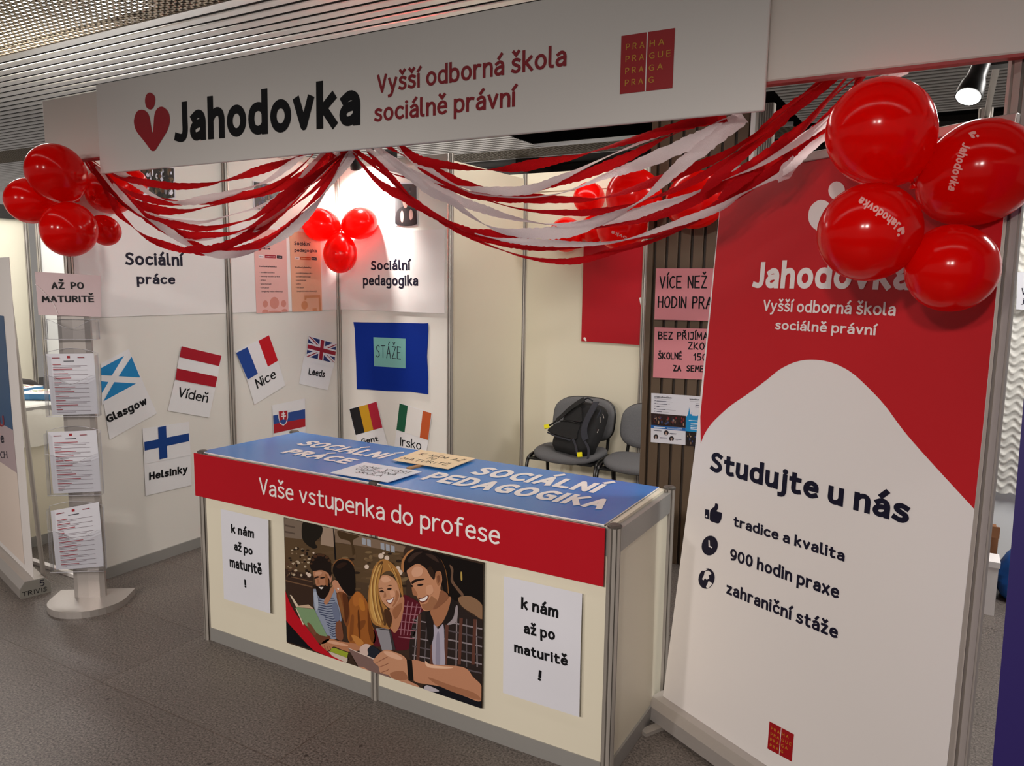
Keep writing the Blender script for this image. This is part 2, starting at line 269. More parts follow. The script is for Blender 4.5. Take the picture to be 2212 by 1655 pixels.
class MB:
    def __init__(s): s.v = []; s.f = []; s.m = []; s.mats = []; s.smooth = []
    def mi(s, m):
        if m not in s.mats: s.mats.append(m)
        return s.mats.index(m)
    def add(s, vs, fs, m, smooth=False):
        b = len(s.v); s.v += [Vector(v) for v in vs]; i = s.mi(m)
        for f in fs: s.f.append(tuple(b+k for k in f)); s.m.append(i); s.smooth.append(smooth)
        return s
    def box(s, a, b, m):
        (x0, y0, z0), (x1, y1, z1) = a, b
        vs = [(x0,y0,z0),(x1,y0,z0),(x1,y1,z0),(x0,y1,z0),(x0,y0,z1),(x1,y0,z1),(x1,y1,z1),(x0,y1,z1)]
        return s.add(vs, [(3,2,1,0),(4,5,6,7),(0,1,5,4),(1,2,6,5),(2,3,7,6),(3,0,4,7)], m)
    def boxf(s, fr, a0, b0, h0, a1, b1, h1, m):
        vs = [fr.pt(*p) for p in [(a0,b0,h0),(a1,b0,h0),(a1,b1,h0),(a0,b1,h0),(a0,b0,h1),(a1,b0,h1),(a1,b1,h1),(a0,b1,h1)]]
        return s.add(vs, [(3,2,1,0),(4,5,6,7),(0,1,5,4),(1,2,6,5),(2,3,7,6),(3,0,4,7)], m)
    def poly(s, fr, uv, h, m):
        return s.add([fr.pt(a, b, h) for a, b in uv], [tuple(range(len(uv)))], m)
    def prism(s, fr, uv, h0, h1, m, mside=None):
        n = len(uv)
        ar = sum(uv[i][0]*uv[(i+1) % n][1]-uv[(i+1) % n][0]*uv[i][1] for i in range(n))
        if ar < 0: uv = uv[::-1]
        vs = [fr.pt(a, b, h0) for a, b in uv] + [fr.pt(a, b, h1) for a, b in uv]
        s.add(vs, [tuple(range(n, 2*n)), tuple(range(n-1, -1, -1))], m)
        return s.add(vs, [(i, (i+1) % n, n+(i+1) % n, n+i) for i in range(n)], mside or m)
    def bent(s, fr, quad, hf, m, nu=8, nv=10, th=0.0006):
        (a, b, c, d) = quad; vs = []   # TL TR BR BL
        for k in (0, 1):
            for j in range(nv+1):
                for i in range(nu+1):
                    x, y = i/nu, j/nv
                    p = [(a[q]*(1-x)+b[q]*x)*(1-y)+(d[q]*(1-x)+c[q]*x)*y for q in (0, 1)]
                    vs.append(fr.pt(p[0], p[1], hf(x, y)+(th if k == 0 else 0)))
        o = (nu+1)*(nv+1); fs = []
        for j in range(nv):
            for i in range(nu):
                q = (j*(nu+1)+i, j*(nu+1)+i+1, (j+1)*(nu+1)+i+1, (j+1)*(nu+1)+i)
                fs.append(q[::-1]); fs.append(tuple(o+t for t in q))
        return s.add(vs, fs, m, True)
    def text(s, fr, t, a0, a1, cap, m, bold=0.0, h=0.0012, shear=0.0, hf=None):
        vs, fs, wd = glyphs(t, bold); e = (Vector(a1)-Vector(a0)); L = e.length; e = e/L; f = Vector((-e.y, e.x))
        out = []
        for x, y, z in vs:
            X = x/wd*L; Y = y/0.682*cap; X += shear*Y
            p = Vector(a0)+e*X+f*Y
            out.append(fr.pt(p.x, p.y, h + z + (hf(p.x, p.y) if hf else 0)))
        return s.add(out, fs, m)
    def tpx(s, fr, t, p0, p1, ph, m, bold=0.0, h=0.0012, shear=0.0, hf=None):
        a0, a1, a2 = fr.uv(*p0), fr.uv(*p1), fr.uv(*ph); e = (Vector(a1)-Vector(a0)).normalized(); f = Vector((-e.y, e.x))
        return s.text(fr, t, a0, a1, abs((Vector(a2)-Vector(a0)).dot(f)), m, bold, h, shear, hf)
    def line(s, fr, pts, wd, m, h=0.0015):
        for i in range(len(pts)-1):
            a, b = Vector(pts[i]), Vector(pts[i+1]); d = b-a
            if d.length < 1e-6: continue
            d.normalize(); f = Vector((-d.y, d.x))*wd/2; a = a-d*wd*0.35; b = b+d*wd*0.35
            s.poly(fr, [tuple(a-f), tuple(b-f), tuple(b+f), tuple(a+f)], h+0.00002*(i % 2), m)
        return s
    def hand(s, fr, t, p0, p1, ph, m, wd=0.006, h=0.0015, px=True, seed=1):
        rng = random.Random(seed+len(t)*7)
        a0, a1 = (Vector(fr.uv(*p0)), Vector(fr.uv(*p1))) if px else (Vector(p0), Vector(p1))
        e = a1-a0; L = e.length; e /= L; f = Vector((-e.y, e.x))
        cap = abs((Vector(fr.uv(*ph))-a0).dot(f)) if px else ph
        x = 0; items = []
        for ch in t:
            if ch == ' ': x += 0.55; continue
            base, acc = ACC.get(ch, (ch, None)); st = STROKE[base]; wch = max(p[0] for l in st for p in l)
            for l in st: items.append([(x+p[0], p[1]) for p in l])
            if acc == 'a': items.append([(x+wch*.45, 1.12), (x+wch*.45+.18, 1.34)])
            if acc == 'c': items.append([(x+wch*.5-.14, 1.34), (x+wch*.5, 1.14), (x+wch*.5+.14, 1.34)])
            x += wch+0.24
        tot = x-0.24
        for l in items:
            q = []
            for (px_, py_) in l:
                P = a0+e*(px_/tot*L)+f*(py_*cap*(1+rng.uniform(-.03, .03))); q.append((P.x, P.y))
            s.line(fr, q, wd, m, h)
        return s
    def tube(s, pts, r, m, n=8, closed=False, cap=True):
        pts = [Vector(p) for p in pts]; N = len(pts); rs = r if isinstance(r, (list, tuple)) else [r]*N
        vs = []; up = None
        for i, p in enumerate(pts):
            t = (pts[(i+1) % N]-pts[i-1]) if closed else (pts[min(i+1, N-1)]-pts[max(i-1, 0)]); t.normalize()
            if up is None: up = t.orthogonal().normalized()
            up = (up-t*up.dot(t)).normalized(); sd = t.cross(up)
            for k in range(n):
                a = 2*PI*k/n; vs.append(p+(up*math.cos(a)+sd*math.sin(a))*rs[i])
        fs = [(i*n+k, i*n+(k+1) % n, ((i+1) % N)*n+(k+1) % n, ((i+1) % N)*n+k) for i in range(N if closed else N-1) for k in range(n)]
        s.add(vs, fs, m, True)
        if cap and not closed: s.add(vs[:n], [tuple(range(n-1, -1, -1))], m); s.add(vs[-n:], [tuple(range(n))], m)
        return s
    def lathe(s, o, ax, prof, m, n=20, sx=1.0, smooth=True):
        o = Vector(o); ax = Vector(ax).normalized(); a = ax.orthogonal().normalized(); b = ax.cross(a); vs = []
        for (z, r) in prof:
            for k in range(n):
                t = 2*PI*k/n; vs.append(o+ax*z+(a*math.cos(t)*sx+b*math.sin(t))*r)
        fs = [(i*n+k, i*n+(k+1) % n, (i+1)*n+(k+1) % n, (i+1)*n+k) for i in range(len(prof)-1) for k in range(n)]
        s.add(vs, fs, m, smooth)
        if prof[0][1] > 1e-5: s.add(vs[:n], [tuple(range(n-1, -1, -1))], m)
        if prof[-1][1] > 1e-5: s.add(vs[-n:], [tuple(range(n))], m)
        return s
    def post(s, x, y, z0, z1, r=0.021, m=None, md=None):
        m = m or M_alu; md = md or M_aludark; ring = []; fs = []
        for k in range(8):
            a = PI/4*k
            for da, rr in ((-.30, 1.0), (-.13, 1.02), (-.10, .80), (.10, .80), (.13, 1.02), (.30, 1.0)):
                ring.append((x+math.cos(a+da)*r*rr, y+math.sin(a+da)*r*rr))
        n = len(ring); vs = [(a, b, z0) for a, b in ring]+[(a, b, z1) for a, b in ring]
        s.add(vs, [tuple(range(n, 2*n)), tuple(range(n-1, -1, -1))], m)
        for i in range(n): s.add([vs[i], vs[(i+1) % n], vs[n+(i+1) % n], vs[n+i]], [(0, 1, 2, 3)], md if i % 6 == 2 else m)
        return s
    def build(s, name, parent=None, bevel=0.0, loc=None):
        me = bpy.data.meshes.new(name); o = bpy.data.objects.new(name, me); COL.objects.link(o)
        if parent is not None:
            off = LOC[parent.name]; o.parent = parent; LOC[o.name] = off
        else:
            if loc is None:
                xs = [[v[i] for v in s.v] for i in range(3)]
                loc = Vector(((min(xs[0])+max(xs[0]))/2, (min(xs[1])+max(xs[1]))/2, min(xs[2])))
            off = Vector(loc); o.location = off; LOC[o.name] = off
        me.from_pydata([v-off for v in s.v], [], s.f)
        for m in s.mats: me.materials.append(m)
        for p, i, sm in zip(me.polygons, s.m, s.smooth): p.material_index = i; p.use_smooth = sm
        me.update()
        if bevel:
            b = o.modifiers.new('bevel', 'BEVEL'); b.width = bevel; b.segments = 2; b.limit_method = 'ANGLE'
        return o
def tag(o, label=None, cat=None, group=None, kind=None):
    if label: o['label'] = label
    if cat: o['category'] = cat
    if group: o['group'] = group
    if kind: o['kind'] = kind
    return o
def thing(name, loc, label=None, cat=None, group=None, kind=None):
    o = bpy.data.objects.new(name, None); COL.objects.link(o); o.location = loc; o.empty_display_size = 0.1
    LOC[o.name] = Vector(loc); return tag(o, label, cat, group, kind)
def Z(ox, oy, sx, sy=None):
    sy = sy or sx
    return lambda *pts: [(ox+x*sx, oy+y*sy) for x, y in pts]
def lerpq(q, x, y):   # q: TL TR BR BL in any 2D space; x right, y down
    a, b, c, d = q
    return tuple((a[k]*(1-x)+b[k]*x)*(1-y)+(d[k]*(1-x)+c[k]*x)*y for k in (0, 1))
def circle(c, rx, ry=None, n=20, rot=0):
    ry = ry or rx
    return [(c[0]+math.cos(t)*rx*math.cos(rot)-math.sin(t)*ry*math.sin(rot), c[1]+math.cos(t)*rx*math.sin(rot)+math.sin(t)*ry*math.cos(rot)) for t in [2*PI*k/n for k in range(n)]]

FL = Fr((0, 0, 0), (0, 1, 0), (0, 0, 1))          # left booth wall
FP = Fr((0, 0, 0), (1, 0, 0), (0, 0, 1))          # short back wall
FC = Fr((0, 1.03, 0), (1, 0, 0), (0, 0, 1))       # cream recess wall
FK = Fr((0, 0.0, 0), (1, 0, 0), (0, 0, 1))        # pillar front
FN = Fr((0, -2.097, 0), (1, 0, 0), (0, 0, 1))     # counter front
FS = Fr((0, -2.06, 0), (1, 0, 0), (0, 0, 1))      # header sign
FT = Fr((0, 0, 0.889), (1, 0, 0), (0, 1, 0))      # counter top
EXEC_PARTS = True
# ================================================================== SETTING
tag(MB().box((-9, -9, -0.05), (9, 9, 0), M_floor).build('floor', loc=(0, 0, 0)), kind='structure')
# ceiling: linear metal slats, dark void above, grille strips
cl = MB()
for i in range(-14, 48):
    y = -1.14+0.1*i
    if -1.98 < y < -1.19 or 1.02 < y < 1.62 or 3.62 < y < 4.2: continue
    prof = [(-0.036, 0.007), (-0.036, 0.004), (-0.028, 0.0), (0.028, 0.0), (0.036, 0.004), (0.036, 0.007)]
    if y > 3.6: break
    for xa, xb in ([(-12, 8)] if y < 2.2 else [(-12, -0.25), (2.6, 8)]):
        vs = [(xa, y+a, 3.2+b) for a, b in prof]+[(xb, y+a, 3.2+b) for a, b in prof]
        cl.add(vs, [(k, k+1, 7+k, 6+k)[::-1] for k in range(5)], M_slat)
CE = cl.build('ceiling', loc=(0, 0, 3.2)); tag(CE, kind='structure')
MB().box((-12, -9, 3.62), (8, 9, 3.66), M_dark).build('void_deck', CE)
# zone further back with beams, its gloom put into the colour
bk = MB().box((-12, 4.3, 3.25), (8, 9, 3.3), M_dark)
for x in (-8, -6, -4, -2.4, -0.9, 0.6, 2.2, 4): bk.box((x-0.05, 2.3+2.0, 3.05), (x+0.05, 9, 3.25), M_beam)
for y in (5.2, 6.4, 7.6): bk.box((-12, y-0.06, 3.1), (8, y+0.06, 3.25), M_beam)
bk.build('shaded_bay', CE)
tag(MB().box((-9, 6.0, 0), (8, 6.1, 2.75), M_white).build('wall_far', loc=(0, 6.05, 0)), kind='structure')
def grille(y0, y1, x0, x1, px_, py_, hgt, label):
    g = MB(); y = y0
    while y < y1+1e-6: g.box((x0, y-0.007, 3.2), (x1, y+0.007, 3.2+hgt), M_grille); y += py_
    x = x0
    while x < x1: g.box((x-0.009, y0, 3.2), (x+0.009, y1, 3.2+hgt), M_grille); x += px_
    g.box((x0, y0-0.03, 3.195), (x1, y0, 3.235), M_slat); g.box((x0, y1, 3.195), (x1, y1+0.03, 3.235), M_slat)
    t = thing('ceiling_grille', ((x0+x1)/2, (y0+y1)/2, 3.2), label, 'ceiling grille')
    g.build('lattice', t); return t
g1 = grille(-1.96, -1.20, -4.2, 1.6, 0.055, 0.038, 0.006, 'metal egg-crate ceiling grille nearest the camera, with bright tubes glowing behind it')
grille(1.04, 1.62, -9, 1, 0.05, 0.04, 0.004, 'pale ceiling grille strip further back, glimpsed above the left balloons')
grille(3.64, 4.2, -6, 2.5, 0.06, 0.05, 0.004, 'dim ceiling grille strip farthest back, beyond the short wall with the lamp')
for k, (ya, xa, xb, lb) in enumerate([(-1.12, -2.3, -0.5, 'glowing fluorescent tube above the near ceiling grille, nearer the slats'), (-1.36, -3.0, -1.0, 'glowing fluorescent tube above the near ceiling grille, farther from the slats')]):
    t = thing('fluorescent_tube', ((xa+xb)/2, ya, 3.36), lb, 'lamp')
    MB().tube([(xa, ya, 3.36), (xb, ya, 3.36)], 0.045, M_tubeglow, 12).build('tube', t)
    MB().box((xa-0.05, ya-0.16, 3.43), (xb+0.05, ya+0.16, 3.45), M_board).box((xa-0.05, ya-0.03, 3.32), (xa, ya+0.03, 3.43), M_board).box((xb, ya-0.03, 3.32), (xb+0.05, ya+0.03, 3.43), M_board).build('reflector', t)

# ---- booth walls (modular exhibition panels)
def rail(mb, a, b, z0, z1, th=0.014, m=None):
    mb.box((min(a[0], b[0])-th*(a[0] == b[0]), min(a[1], b[1])-th*(a[1] == b[1]), z0), (max(a[0], b[0])+th*(a[0] == b[0]), max(a[1], b[1])+th*(a[1] == b[1]), z1), m or M_alu)
WL = thing('wall_left', (0, -1, 0), kind='structure')
for y0 in (-2.0, -1.0):
    MB().box((-0.010, y0+0.02, 0.06), (-0.003, y0+0.98, 2.46), M_white).build('panel', WL)
    r = MB(); rail(r, (0, y0+0.02), (0, y0+0.98), 2.46, 2.5); r.build('top_rail', WL)
    r = MB(); rail(r, (-0.004, y0+0.02), (-0.004, y0+0.98), 0.0, 0.062, 0.012, M_plinth); r.build('plinth', WL)
for y in (-2.0, -1.0): MB().post(0, y, 0, 2.5).build('post', WL)
WB = thing('wall_back', (0.5, 0, 0), kind='structure')
MB().box((0.02, 0.003, 0.06), (0.98, 0.010, 2.46), M_white).build('panel', WB)
r = MB(); rail(r, (0.02, 0), (0.98, 0), 2.46, 2.5); r.build('top_rail', WB)
r = MB(); rail(r, (0.02, 0.004), (0.98, 0.004), 0, 0.062, 0.012, M_plinth); r.build('plinth', WB)
MB().post(0, 0, 0, 2.5).build('post', WB); MB().post(1.0, 0, 0, 2.5).build('post', WB)
WR = thing('wall_recess', (1.5, 1.04, 0), kind='structure')
for x0 in (0.0, 1.0, 2.0):
    MB().box((x0+0.02, 1.034, 0.06), (x0+0.98, 1.042, 2.46), M_cream).build('panel', WR)
    r = MB(); rail(r, (x0+0.02, 1.036), (x0+0.98, 1.036), 2.36, 2.5, 0.010, M_cream); r.build('top_rail', WR)
    r = MB(); rail(r, (x0+0.02, 1.036), (x0+0.98, 1.036), 0, 0.062, 0.012, M_plinth); r.build('plinth', WR)
for x in (0, 1.0, 2.0, 3.0): MB().post(x, 1.035, 0, 2.5, 0.02).build('post', WR)
WS = thing('wall_side', (1.0, 0.5, 0), kind='structure')
MB().box((0.993, 0.03, 0.06), (1.003, 1.0, 2.46), M_cream).build('panel', WS)
# right side: open frame of posts and a rail
WX = thing('wall_right', (4.03, -1, 0), kind='structure')
MB().post(4.056, -1.972, 0, 2.5, 0.031, mat('post_grey', '#a89f97', 0.5), mat('post_groove', '#6e665f', 0.6)).build('front_post', WX)
MB().post(4.02, 0.0, 0, 2.5, 0.03).build('rear_post', WX)
MB().post(4.055, -0.02, 0, 2.1, 0.02).build('spacer_post', WX)
MB().box((4.015, -1.98, 2.455), (4.035, -0.02, 2.5), M_alu).build('top_rail', WX)
WM = thing('wall_divider', (3.0, 0.02, 0), kind='structure')
m = MB(); m.box((2.965, -0.012, 0), (3.06, 0.04, 2.62), M_alu)
for k in range(6): m.box((2.985+k*0.0125, -0.018, 0), (2.991+k*0.0125, -0.011, 2.62), M_aludark)
m.box((2.945, -0.02, 0), (2.968, 0.04, 2.62), mat('white_profile', '#f2f2f0', 0.3)); m.build('fluted_profile', WM)
# ---- brown ribbed pillar
PL = thing('pillar', (2.68, 0.08, 0), 'brown ribbed metal-clad pillar behind the posters, between chairs and roll-up banner', 'pillar')
p = MB(); p.box((2.40, 0.02, 0), (2.945, 0.15, 3.3), M_pillard); p.box((2.392, -0.012, 0), (2.425, 0.04, 3.3), M_pillar); p.box((2.395, 0.04, 0), (2.40, 0.15, 3.3), M_pillar)
p.build('core', PL)
p = MB()
for k in range(7):
    x = 2.437+k*0.073; p.box((x, 0.0, 0), (x+0.058, 0.022, 3.3), M_pillar)
p.build('ribbed_cladding', PL, bevel=0.004)

# ================================================================== HEADER SIGNS
fb = thing('fascia_board', (1.98, -2.03, 2.22), 'long plain white fascia board spanning the booth front behind the lettered sign', 'fascia board')
m = MB(); m.box((-0.085, -2.035, 2.225), (4.6, -2.012, 2.53), M_fascia); m.build('board', fb, bevel=0.006)
m = MB(); m.box((-0.085, -2.036, 2.218), (4.6, -2.006, 2.226), mat('reflected_red', '#a83030', 0.5)); m.build('bottom_edge', fb)  # red reflected in the fascia's lower profile, put into the strip's colour
zs0, zs1, xs0, xs1 = 2.143, 2.548, 0.403, 3.455
hs = thing('header_sign', ((xs0+xs1)/2, -2.055, zs0), 'large white lettered sign with red heart emblem hung across the booth front', 'sign')
MB().boxf(FS, xs0, zs0, -0.014, xs1, zs1, 0.0, M_sign).build('board', hs, bevel=0.004)
z6 = Z(0, 0, 500/2212)
def heart(mb, fr, lobeL, head, m, h=0.0015):
    mb.poly(fr, catmull(fr.uvs(head), 5, True), h, m); mb.poly(fr, catmull(fr.uvs(lobeL), 5, True), h, m)
lg = MB()
hd = z6((1435, 885), (1478, 915), (1486, 965), (1470, 1025), (1438, 1047), (1402, 1025), (1388, 965), (1400, 910))
ht = z6((1455, 1262), (1445, 1200), (1428, 1110), (1400, 1065), (1355, 1048), (1310, 1070), (1285, 1135), (1285, 1190), (1310, 1260), (1380, 1350), (1440, 1430), (1462, 1443), (1490, 1430), (1540, 1350), (1600, 1250), (1625, 1160), (1615, 1080), (1580, 1035), (1540, 1020), (1500, 1045), (1478, 1100), (1470, 1190), (1462, 1258))
heart(lg, FS, ht, hd, M_logored); lg.build('heart_emblem', hs)
z1 = lambda x, y: (x/2.759, y/2.7583); z2 = lambda x, y: (700+x/2.759, y/2.7583); z3 = lambda x, y: (1412+x/2.759, y/2.7583)
t = MB(); t.tpx(FS, 'Jahodovka', z1(1052, 850), z1(2148, 745), z1(1052, 612), M_ink, 0.028); t.build('name_lettering', hs)
t = MB(); t.tpx(FS, 'Vyšší odborná škola', z2(318, 558), z2(1445, 393), z2(300, 450), M_textred, 0.012)
t.build('school_lettering', hs); t = MB(); t.tpx(FS, 'sociálně právní', z2(300, 728), z2(1140, 635), z2(300, 620), M_textred, 0.012); t.build('school_lettering', hs)
def emblem(fr, q, parent, h=0.0012):
    q = fr.uvs(q); m = MB(); m.poly(fr, [q[0], q[1], q[2], q[3]][::-1], h, mat('emblem_red', '#a30f18', 0.4)); L = lambda x, y: lerpq(q, x, y)
    m.poly(fr, [L(.485, 1), L(.505, 1), L(.505, 0), L(.485, 0)], h+.0004, M_white_ink)
    ye = mat('emblem_yellow', '#c8912a', 0.45); capv = (Vector(L(0, 0))-Vector(L(0, 1))).length*0.105
    for i, (a, b, wd) in enumerate([('P R A', 'H A', .27), ('P R A', 'G U E', .40), ('P R A', 'G A', .26), ('P R A', 'G', .10)]):
        y = 0.255+0.205*i
        m.text(fr, a, L(.095, y), L(.445, y), capv, ye, 0.0, h+.0004); m.text(fr, b, L(.545, y), L(.545+wd, y), capv, ye, 0.0, h+.0004)
    return m.build('city_emblem', parent)
emblem(FS, [z2(1773, 215), z2(2093, 167), z2(2077, 525), z2(1763, 562)], hs)

# ================================================================== LEFT WALL
zb0, zb1 = 1.4446, 2.01
def wallboard(name, fr, a0, a1, b0, b1, label, cat, th=0.006, m=None, h0=-0.003):
    o = thing(name, fr.pt((a0+a1)/2, b0, 0), label, cat); MB().boxf(fr, a0, b0, h0, a1, b1, th+h0, m or M_board).build('board', o); return o
b = wallboard('wall_sign', FL, -1.975, -1.025, zb0, zb1, 'white board reading Sociální práce on the left wall', 'sign')
z4 = Z(0, 500, 600/2207)
t = MB(); t.tpx(FL, 'Sociální', *z4((995, 268), (1450, 275), (995, 165)), M_navy, 0.022, 0.0036)
t.build('lettering', b); t = MB(); t.tpx(FL, 'práce', *z4((1085, 418), (1390, 420), (1085, 340)), M_navy, 0.022, 0.0036); t.build('lettering', b)
b = wallboard('wall_sign', FP, 0.02, 0.955, zb0, zb1, 'white board reading Sociální pedagogika on the short back wall, right of the corner', 'sign')
zc = Z(450, 300, 600/2207)
t = MB(); t.tpx(FP, 'Sociální', *zc((1295, 1045), (1605, 1043), (1295, 968)), M_navy, 0.022, 0.0036)
t.build('lettering', b); t = MB(); t.tpx(FP, 'pedagogika', *zc((1232, 1165), (1670, 1168), (1232, 1085)), M_navy, 0.022, 0.0036); t.build('lettering', b)
wallboard('wall_board', FL, -0.975, -0.025, zb0, zb1, 'blank white board on the left wall beside the corner, carrying two pink posters', 'board')
z7p = Z(540, 480, 180/1419)
def subject_poster(q, col, col2, title, tq, pillc, lines, label, icon):
    Q = FL.uvs(q); o = thing('subject_poster', FL.pt(*Q[3], 0.004), label, 'poster'); h = 0.0036
    MB().prism(FL, Q, h, h+.0012, mat('poster_'+col, '#'+col, 0.45)).build('sheet', o)
    h += .0016; t = MB()
    for s, p0, p1, ph in tq: MB().tpx(FL, s, *z7p(p0, p1, ph), M_navy, 0.02, h).build('title_lettering', o)
    for i, (s, x0, y0, x1, y1) in enumerate(lines):
        MB().tpx(FL, s, *z7p((x0, y0), (x1, y1), (x0, y0-24)), M_navy, 0.03 if i == 0 else 0.004, h).build('subject_lettering', o)
    for (x0, x1, y0, y1, c, s, tc) in pillc:
        p = MB(); p.poly(FL, FL.uvs(z7p((x0, y1), (x1, y1+8), (x1, y0+8), (x0, y0))), h, flat(c))
        p.tpx(FL, s, *z7p((x0+14, y1-14), (x1-14, y1-8), (x0+14, y1-32)), flat(tc), 0.02, h+.0005); p.build('pill_label', o)
    p = MB()
    for shp in icon: p.poly(FL, FL.uvs(z7p(*shp)), h, mat('poster_icon_'+col2, '#'+col2, 0.5))
    p.build('icon', o)
L1 = [('Profilové předměty:', 147, 765, 447, 772), ('- sociální politika', 152, 866, 408, 872), ('- metody sociální práce', 152, 932, 495, 938), ('- právo', 157, 997, 258, 1000), ('- psychologie', 160, 1062, 355, 1064), ('- cizí jazyk', 160, 1126, 316, 1128), ('(anglický nebo německý)', 188, 1190, 550, 1192)]
L2 = [('Profilové předměty:', 757, 780, 1035, 787), ('- sociální pedagogika', 760, 878, 1050, 882), ('- sociální patologie', 760, 938, 1022, 942), ('- psychologie', 765, 1000, 945, 1003), ('- právo', 768, 1062, 858, 1063), ('- cizí jazyk', 768, 1124, 908, 1126), ('(anglický nebo německý)', 790, 1186, 1127, 1186)]
ell = lambda cx, cy, rx, ry: circle((cx, cy), rx, ry, 18)
half = lambda x0, x1, y, hgt: [(x0, y+hgt)]+[((x0+x1)/2-math.cos(k/10*PI)*(x1-x0)/2, y+hgt-math.sin(k/10*PI)**0.6*hgt) for k in range(11)]+[(x1, y+hgt)]
subject_poster(z7p((48, 95), (605, 150), (650, 1528), (103, 1552)), 'e9b3ad', 'd58a7c', '', [('Sociální', (130, 345), (425, 368), (130, 280)), ('práce', (140, 466), (338, 470), (140, 425))],
  [(137, 222, 556, 606, '#f2e6ea', 'denní', '#222230'), (245, 430, 556, 608, '#a8142c', 'kombinované', '#f4e6e6'), (447, 540, 566, 614, '#1a1626', '3 roky', '#e8e0e0')], L1,
  'pale pink poster reading Sociální práce, left of the two on the corner board', [ell(252, 1393, 46, 60), ell(408, 1375, 78, 102), ell(564, 1386, 43, 60), half(196, 305, 1486, 55), half(530, 630, 1476, 52), half(305, 520, 1508, 30)])
subject_poster(z7p((662, 150), (1185, 180), (1222, 1510), (712, 1528)), 'e3ab8e', 'd0875c', '', [('Sociální', (745, 390), (1018, 405), (745, 325)), ('pedagogika', (750, 505), (1130, 515), (750, 450))],
  [(752, 832, 588, 632, '#f0dcdc', 'denní', '#222230'), (848, 1024, 590, 638, '#c24a1e', 'kombinované', '#f0c8a0'), (1035, 1126, 594, 642, '#1a1626', '3 roky', '#d8c8c8')], L2,
  'peach poster reading Sociální pedagogika, right of the two on the corner board', [ell(920, 1415, 56, 74), [(920, 1250), (1185, 1240), (1190, 1285), (955, 1292), (948, 1330), (918, 1330)], [(1160, 1285), (1190, 1285), (1205, 1510), (1170, 1510)], [(1055, 1470), (1125, 1466), (1130, 1510), (1058, 1512)]])

# ---- flags
def flag_sheet(name, fr, sheets, shapes, txts, label, z, shadow_h=0.0005):
    Q = fr.uvs(z(*sheets[0])); o = thing(name, fr.pt(*Q[3], 0), label, 'flag notice')
    for i, s in enumerate(sheets):
        MB().bent(fr, fr.uvs(z(*s)), (lambda x, y, i=i: 0.0005+0.0012*i+0.0015*x*x*y), M_lam, 6, 6).build('flag_sheet' if i == len(sheets)-1 else 'name_sheet', o)
    m = MB()
    for k_, (lay, c, pts) in enumerate(shapes): m.poly(fr, fr.uvs(z(*pts)), 0.0040+0.0003*lay+0.00004*k_, flat(c))
    if shapes: m.build('flag', o)
    t = MB()
    for s, p0, p1, ph, bd in txts: t.tpx(fr, s, *z(p0, p1, ph), M_ink, bd, 0.0028)
    if txts: t.build('lettering', o)
    return o
z5 = Z(0, 900, 600/2207)
flag_sheet('flag_notice', FL, [[(800, 1215), (1140, 1210), (1245, 1445), (870, 1655)], [(800, 1050), (1020, 935), (1140, 1210), (808, 1380)]],
  [(0, '#1f86c4', [(800, 1085), (982, 988), (885, 1145), (800, 1140)]), (0, '#1f86c4', [(1042, 995), (1110, 1160), (940, 1150)]), (0, '#1f86c4', [(905, 1197), (1078, 1208), (818, 1350)]), (0, '#1f86c4', [(800, 1190), (858, 1196), (806, 1285)])],
  [('Glasgow', (855, 1525), (1172, 1370), (840, 1462), .03)], 'tilted Glasgow notice with blue and white saltire flag, leftmost on the left wall', z4)
flag_sheet('flag_notice', FL, [[(1388, 1182), (1712, 1240), (1660, 1480), (1332, 1425)], [(1437, 908), (1760, 988), (1712, 1240), (1388, 1185)]],
  [(0, '#a81226', [(1440, 912), (1757, 988), (1738, 1070), (1422, 998)]), (0, '#a81226', [(1404, 1088), (1725, 1155), (1708, 1238), (1390, 1178)])],
  [('Vídeň', (1408, 1312), (1645, 1362), (1420, 1235), .0)], 'Vídeň notice with red-white-red striped flag on the left wall', z4)
flag_sheet('flag_notice', FL, [[(1145, 380), (1512, 305), (1520, 545), (1155, 630)], [(1130, 95), (1500, 40), (1512, 305), (1145, 378)]],
  [(0, '#153f86', [(1143, 202), (1497, 132), (1500, 195), (1147, 270)]), (1, '#153f86', [(1252, 85), (1316, 72), (1327, 325), (1264, 340)])],
  [('Helsinky', (1183, 505), (1488, 445), (1180, 445), .03)], 'Helsinky notice with blue cross flag, lowest on the left wall', z5)
zf = Z(480, 680, 600/2207)
flag_sheet('flag_notice', FL, [[(200, 530), (445, 375), (500, 562), (255, 715)], [(103, 290), (370, 160), (445, 378), (198, 528)]],
  [(0, '#1f4596', [(108, 303), (198, 257), (280, 468), (200, 515)]), (0, '#c4101e', [(285, 208), (368, 162), (440, 365), (360, 412)]), (0, '#ece8ec', [(198, 257), (285, 208), (360, 412), (280, 468)])],
  [('Nice', (278, 588), (430, 500), (255, 515), .0)], 'tilted Nice notice with blue, white and red upright bars', z4 if False else zf)
uj = [(684, 172), (904, 232), (888, 385), (666, 330)]
LU = lambda x, y: lerpq(uj, x, y)
ujs = [(0, '#26346e', uj)]
for (a, b_, c_, d_) in [((0, 0), (.12, 0), (1, .88), (1, 1)), ((0, .12), (0, 0), (1, 1), (.88, 1)), ((1, 0), (1, .12), (.12, 1), (0, 1)), ((.88, 0), (1, 0), (0, 1), (0, .88))]:
    ujs.append((1, '#e6e2e8', [LU(*a), LU(*b_), LU(*c_), LU(*d_)]))
ujs += [(2, '#9c1c30', [LU(0, 0), LU(.07, 0), LU(1, .97), LU(1, 1)]), (2, '#9c1c30', [LU(1, 0), LU(1, .06), LU(.06, 1), LU(0, 1)])]
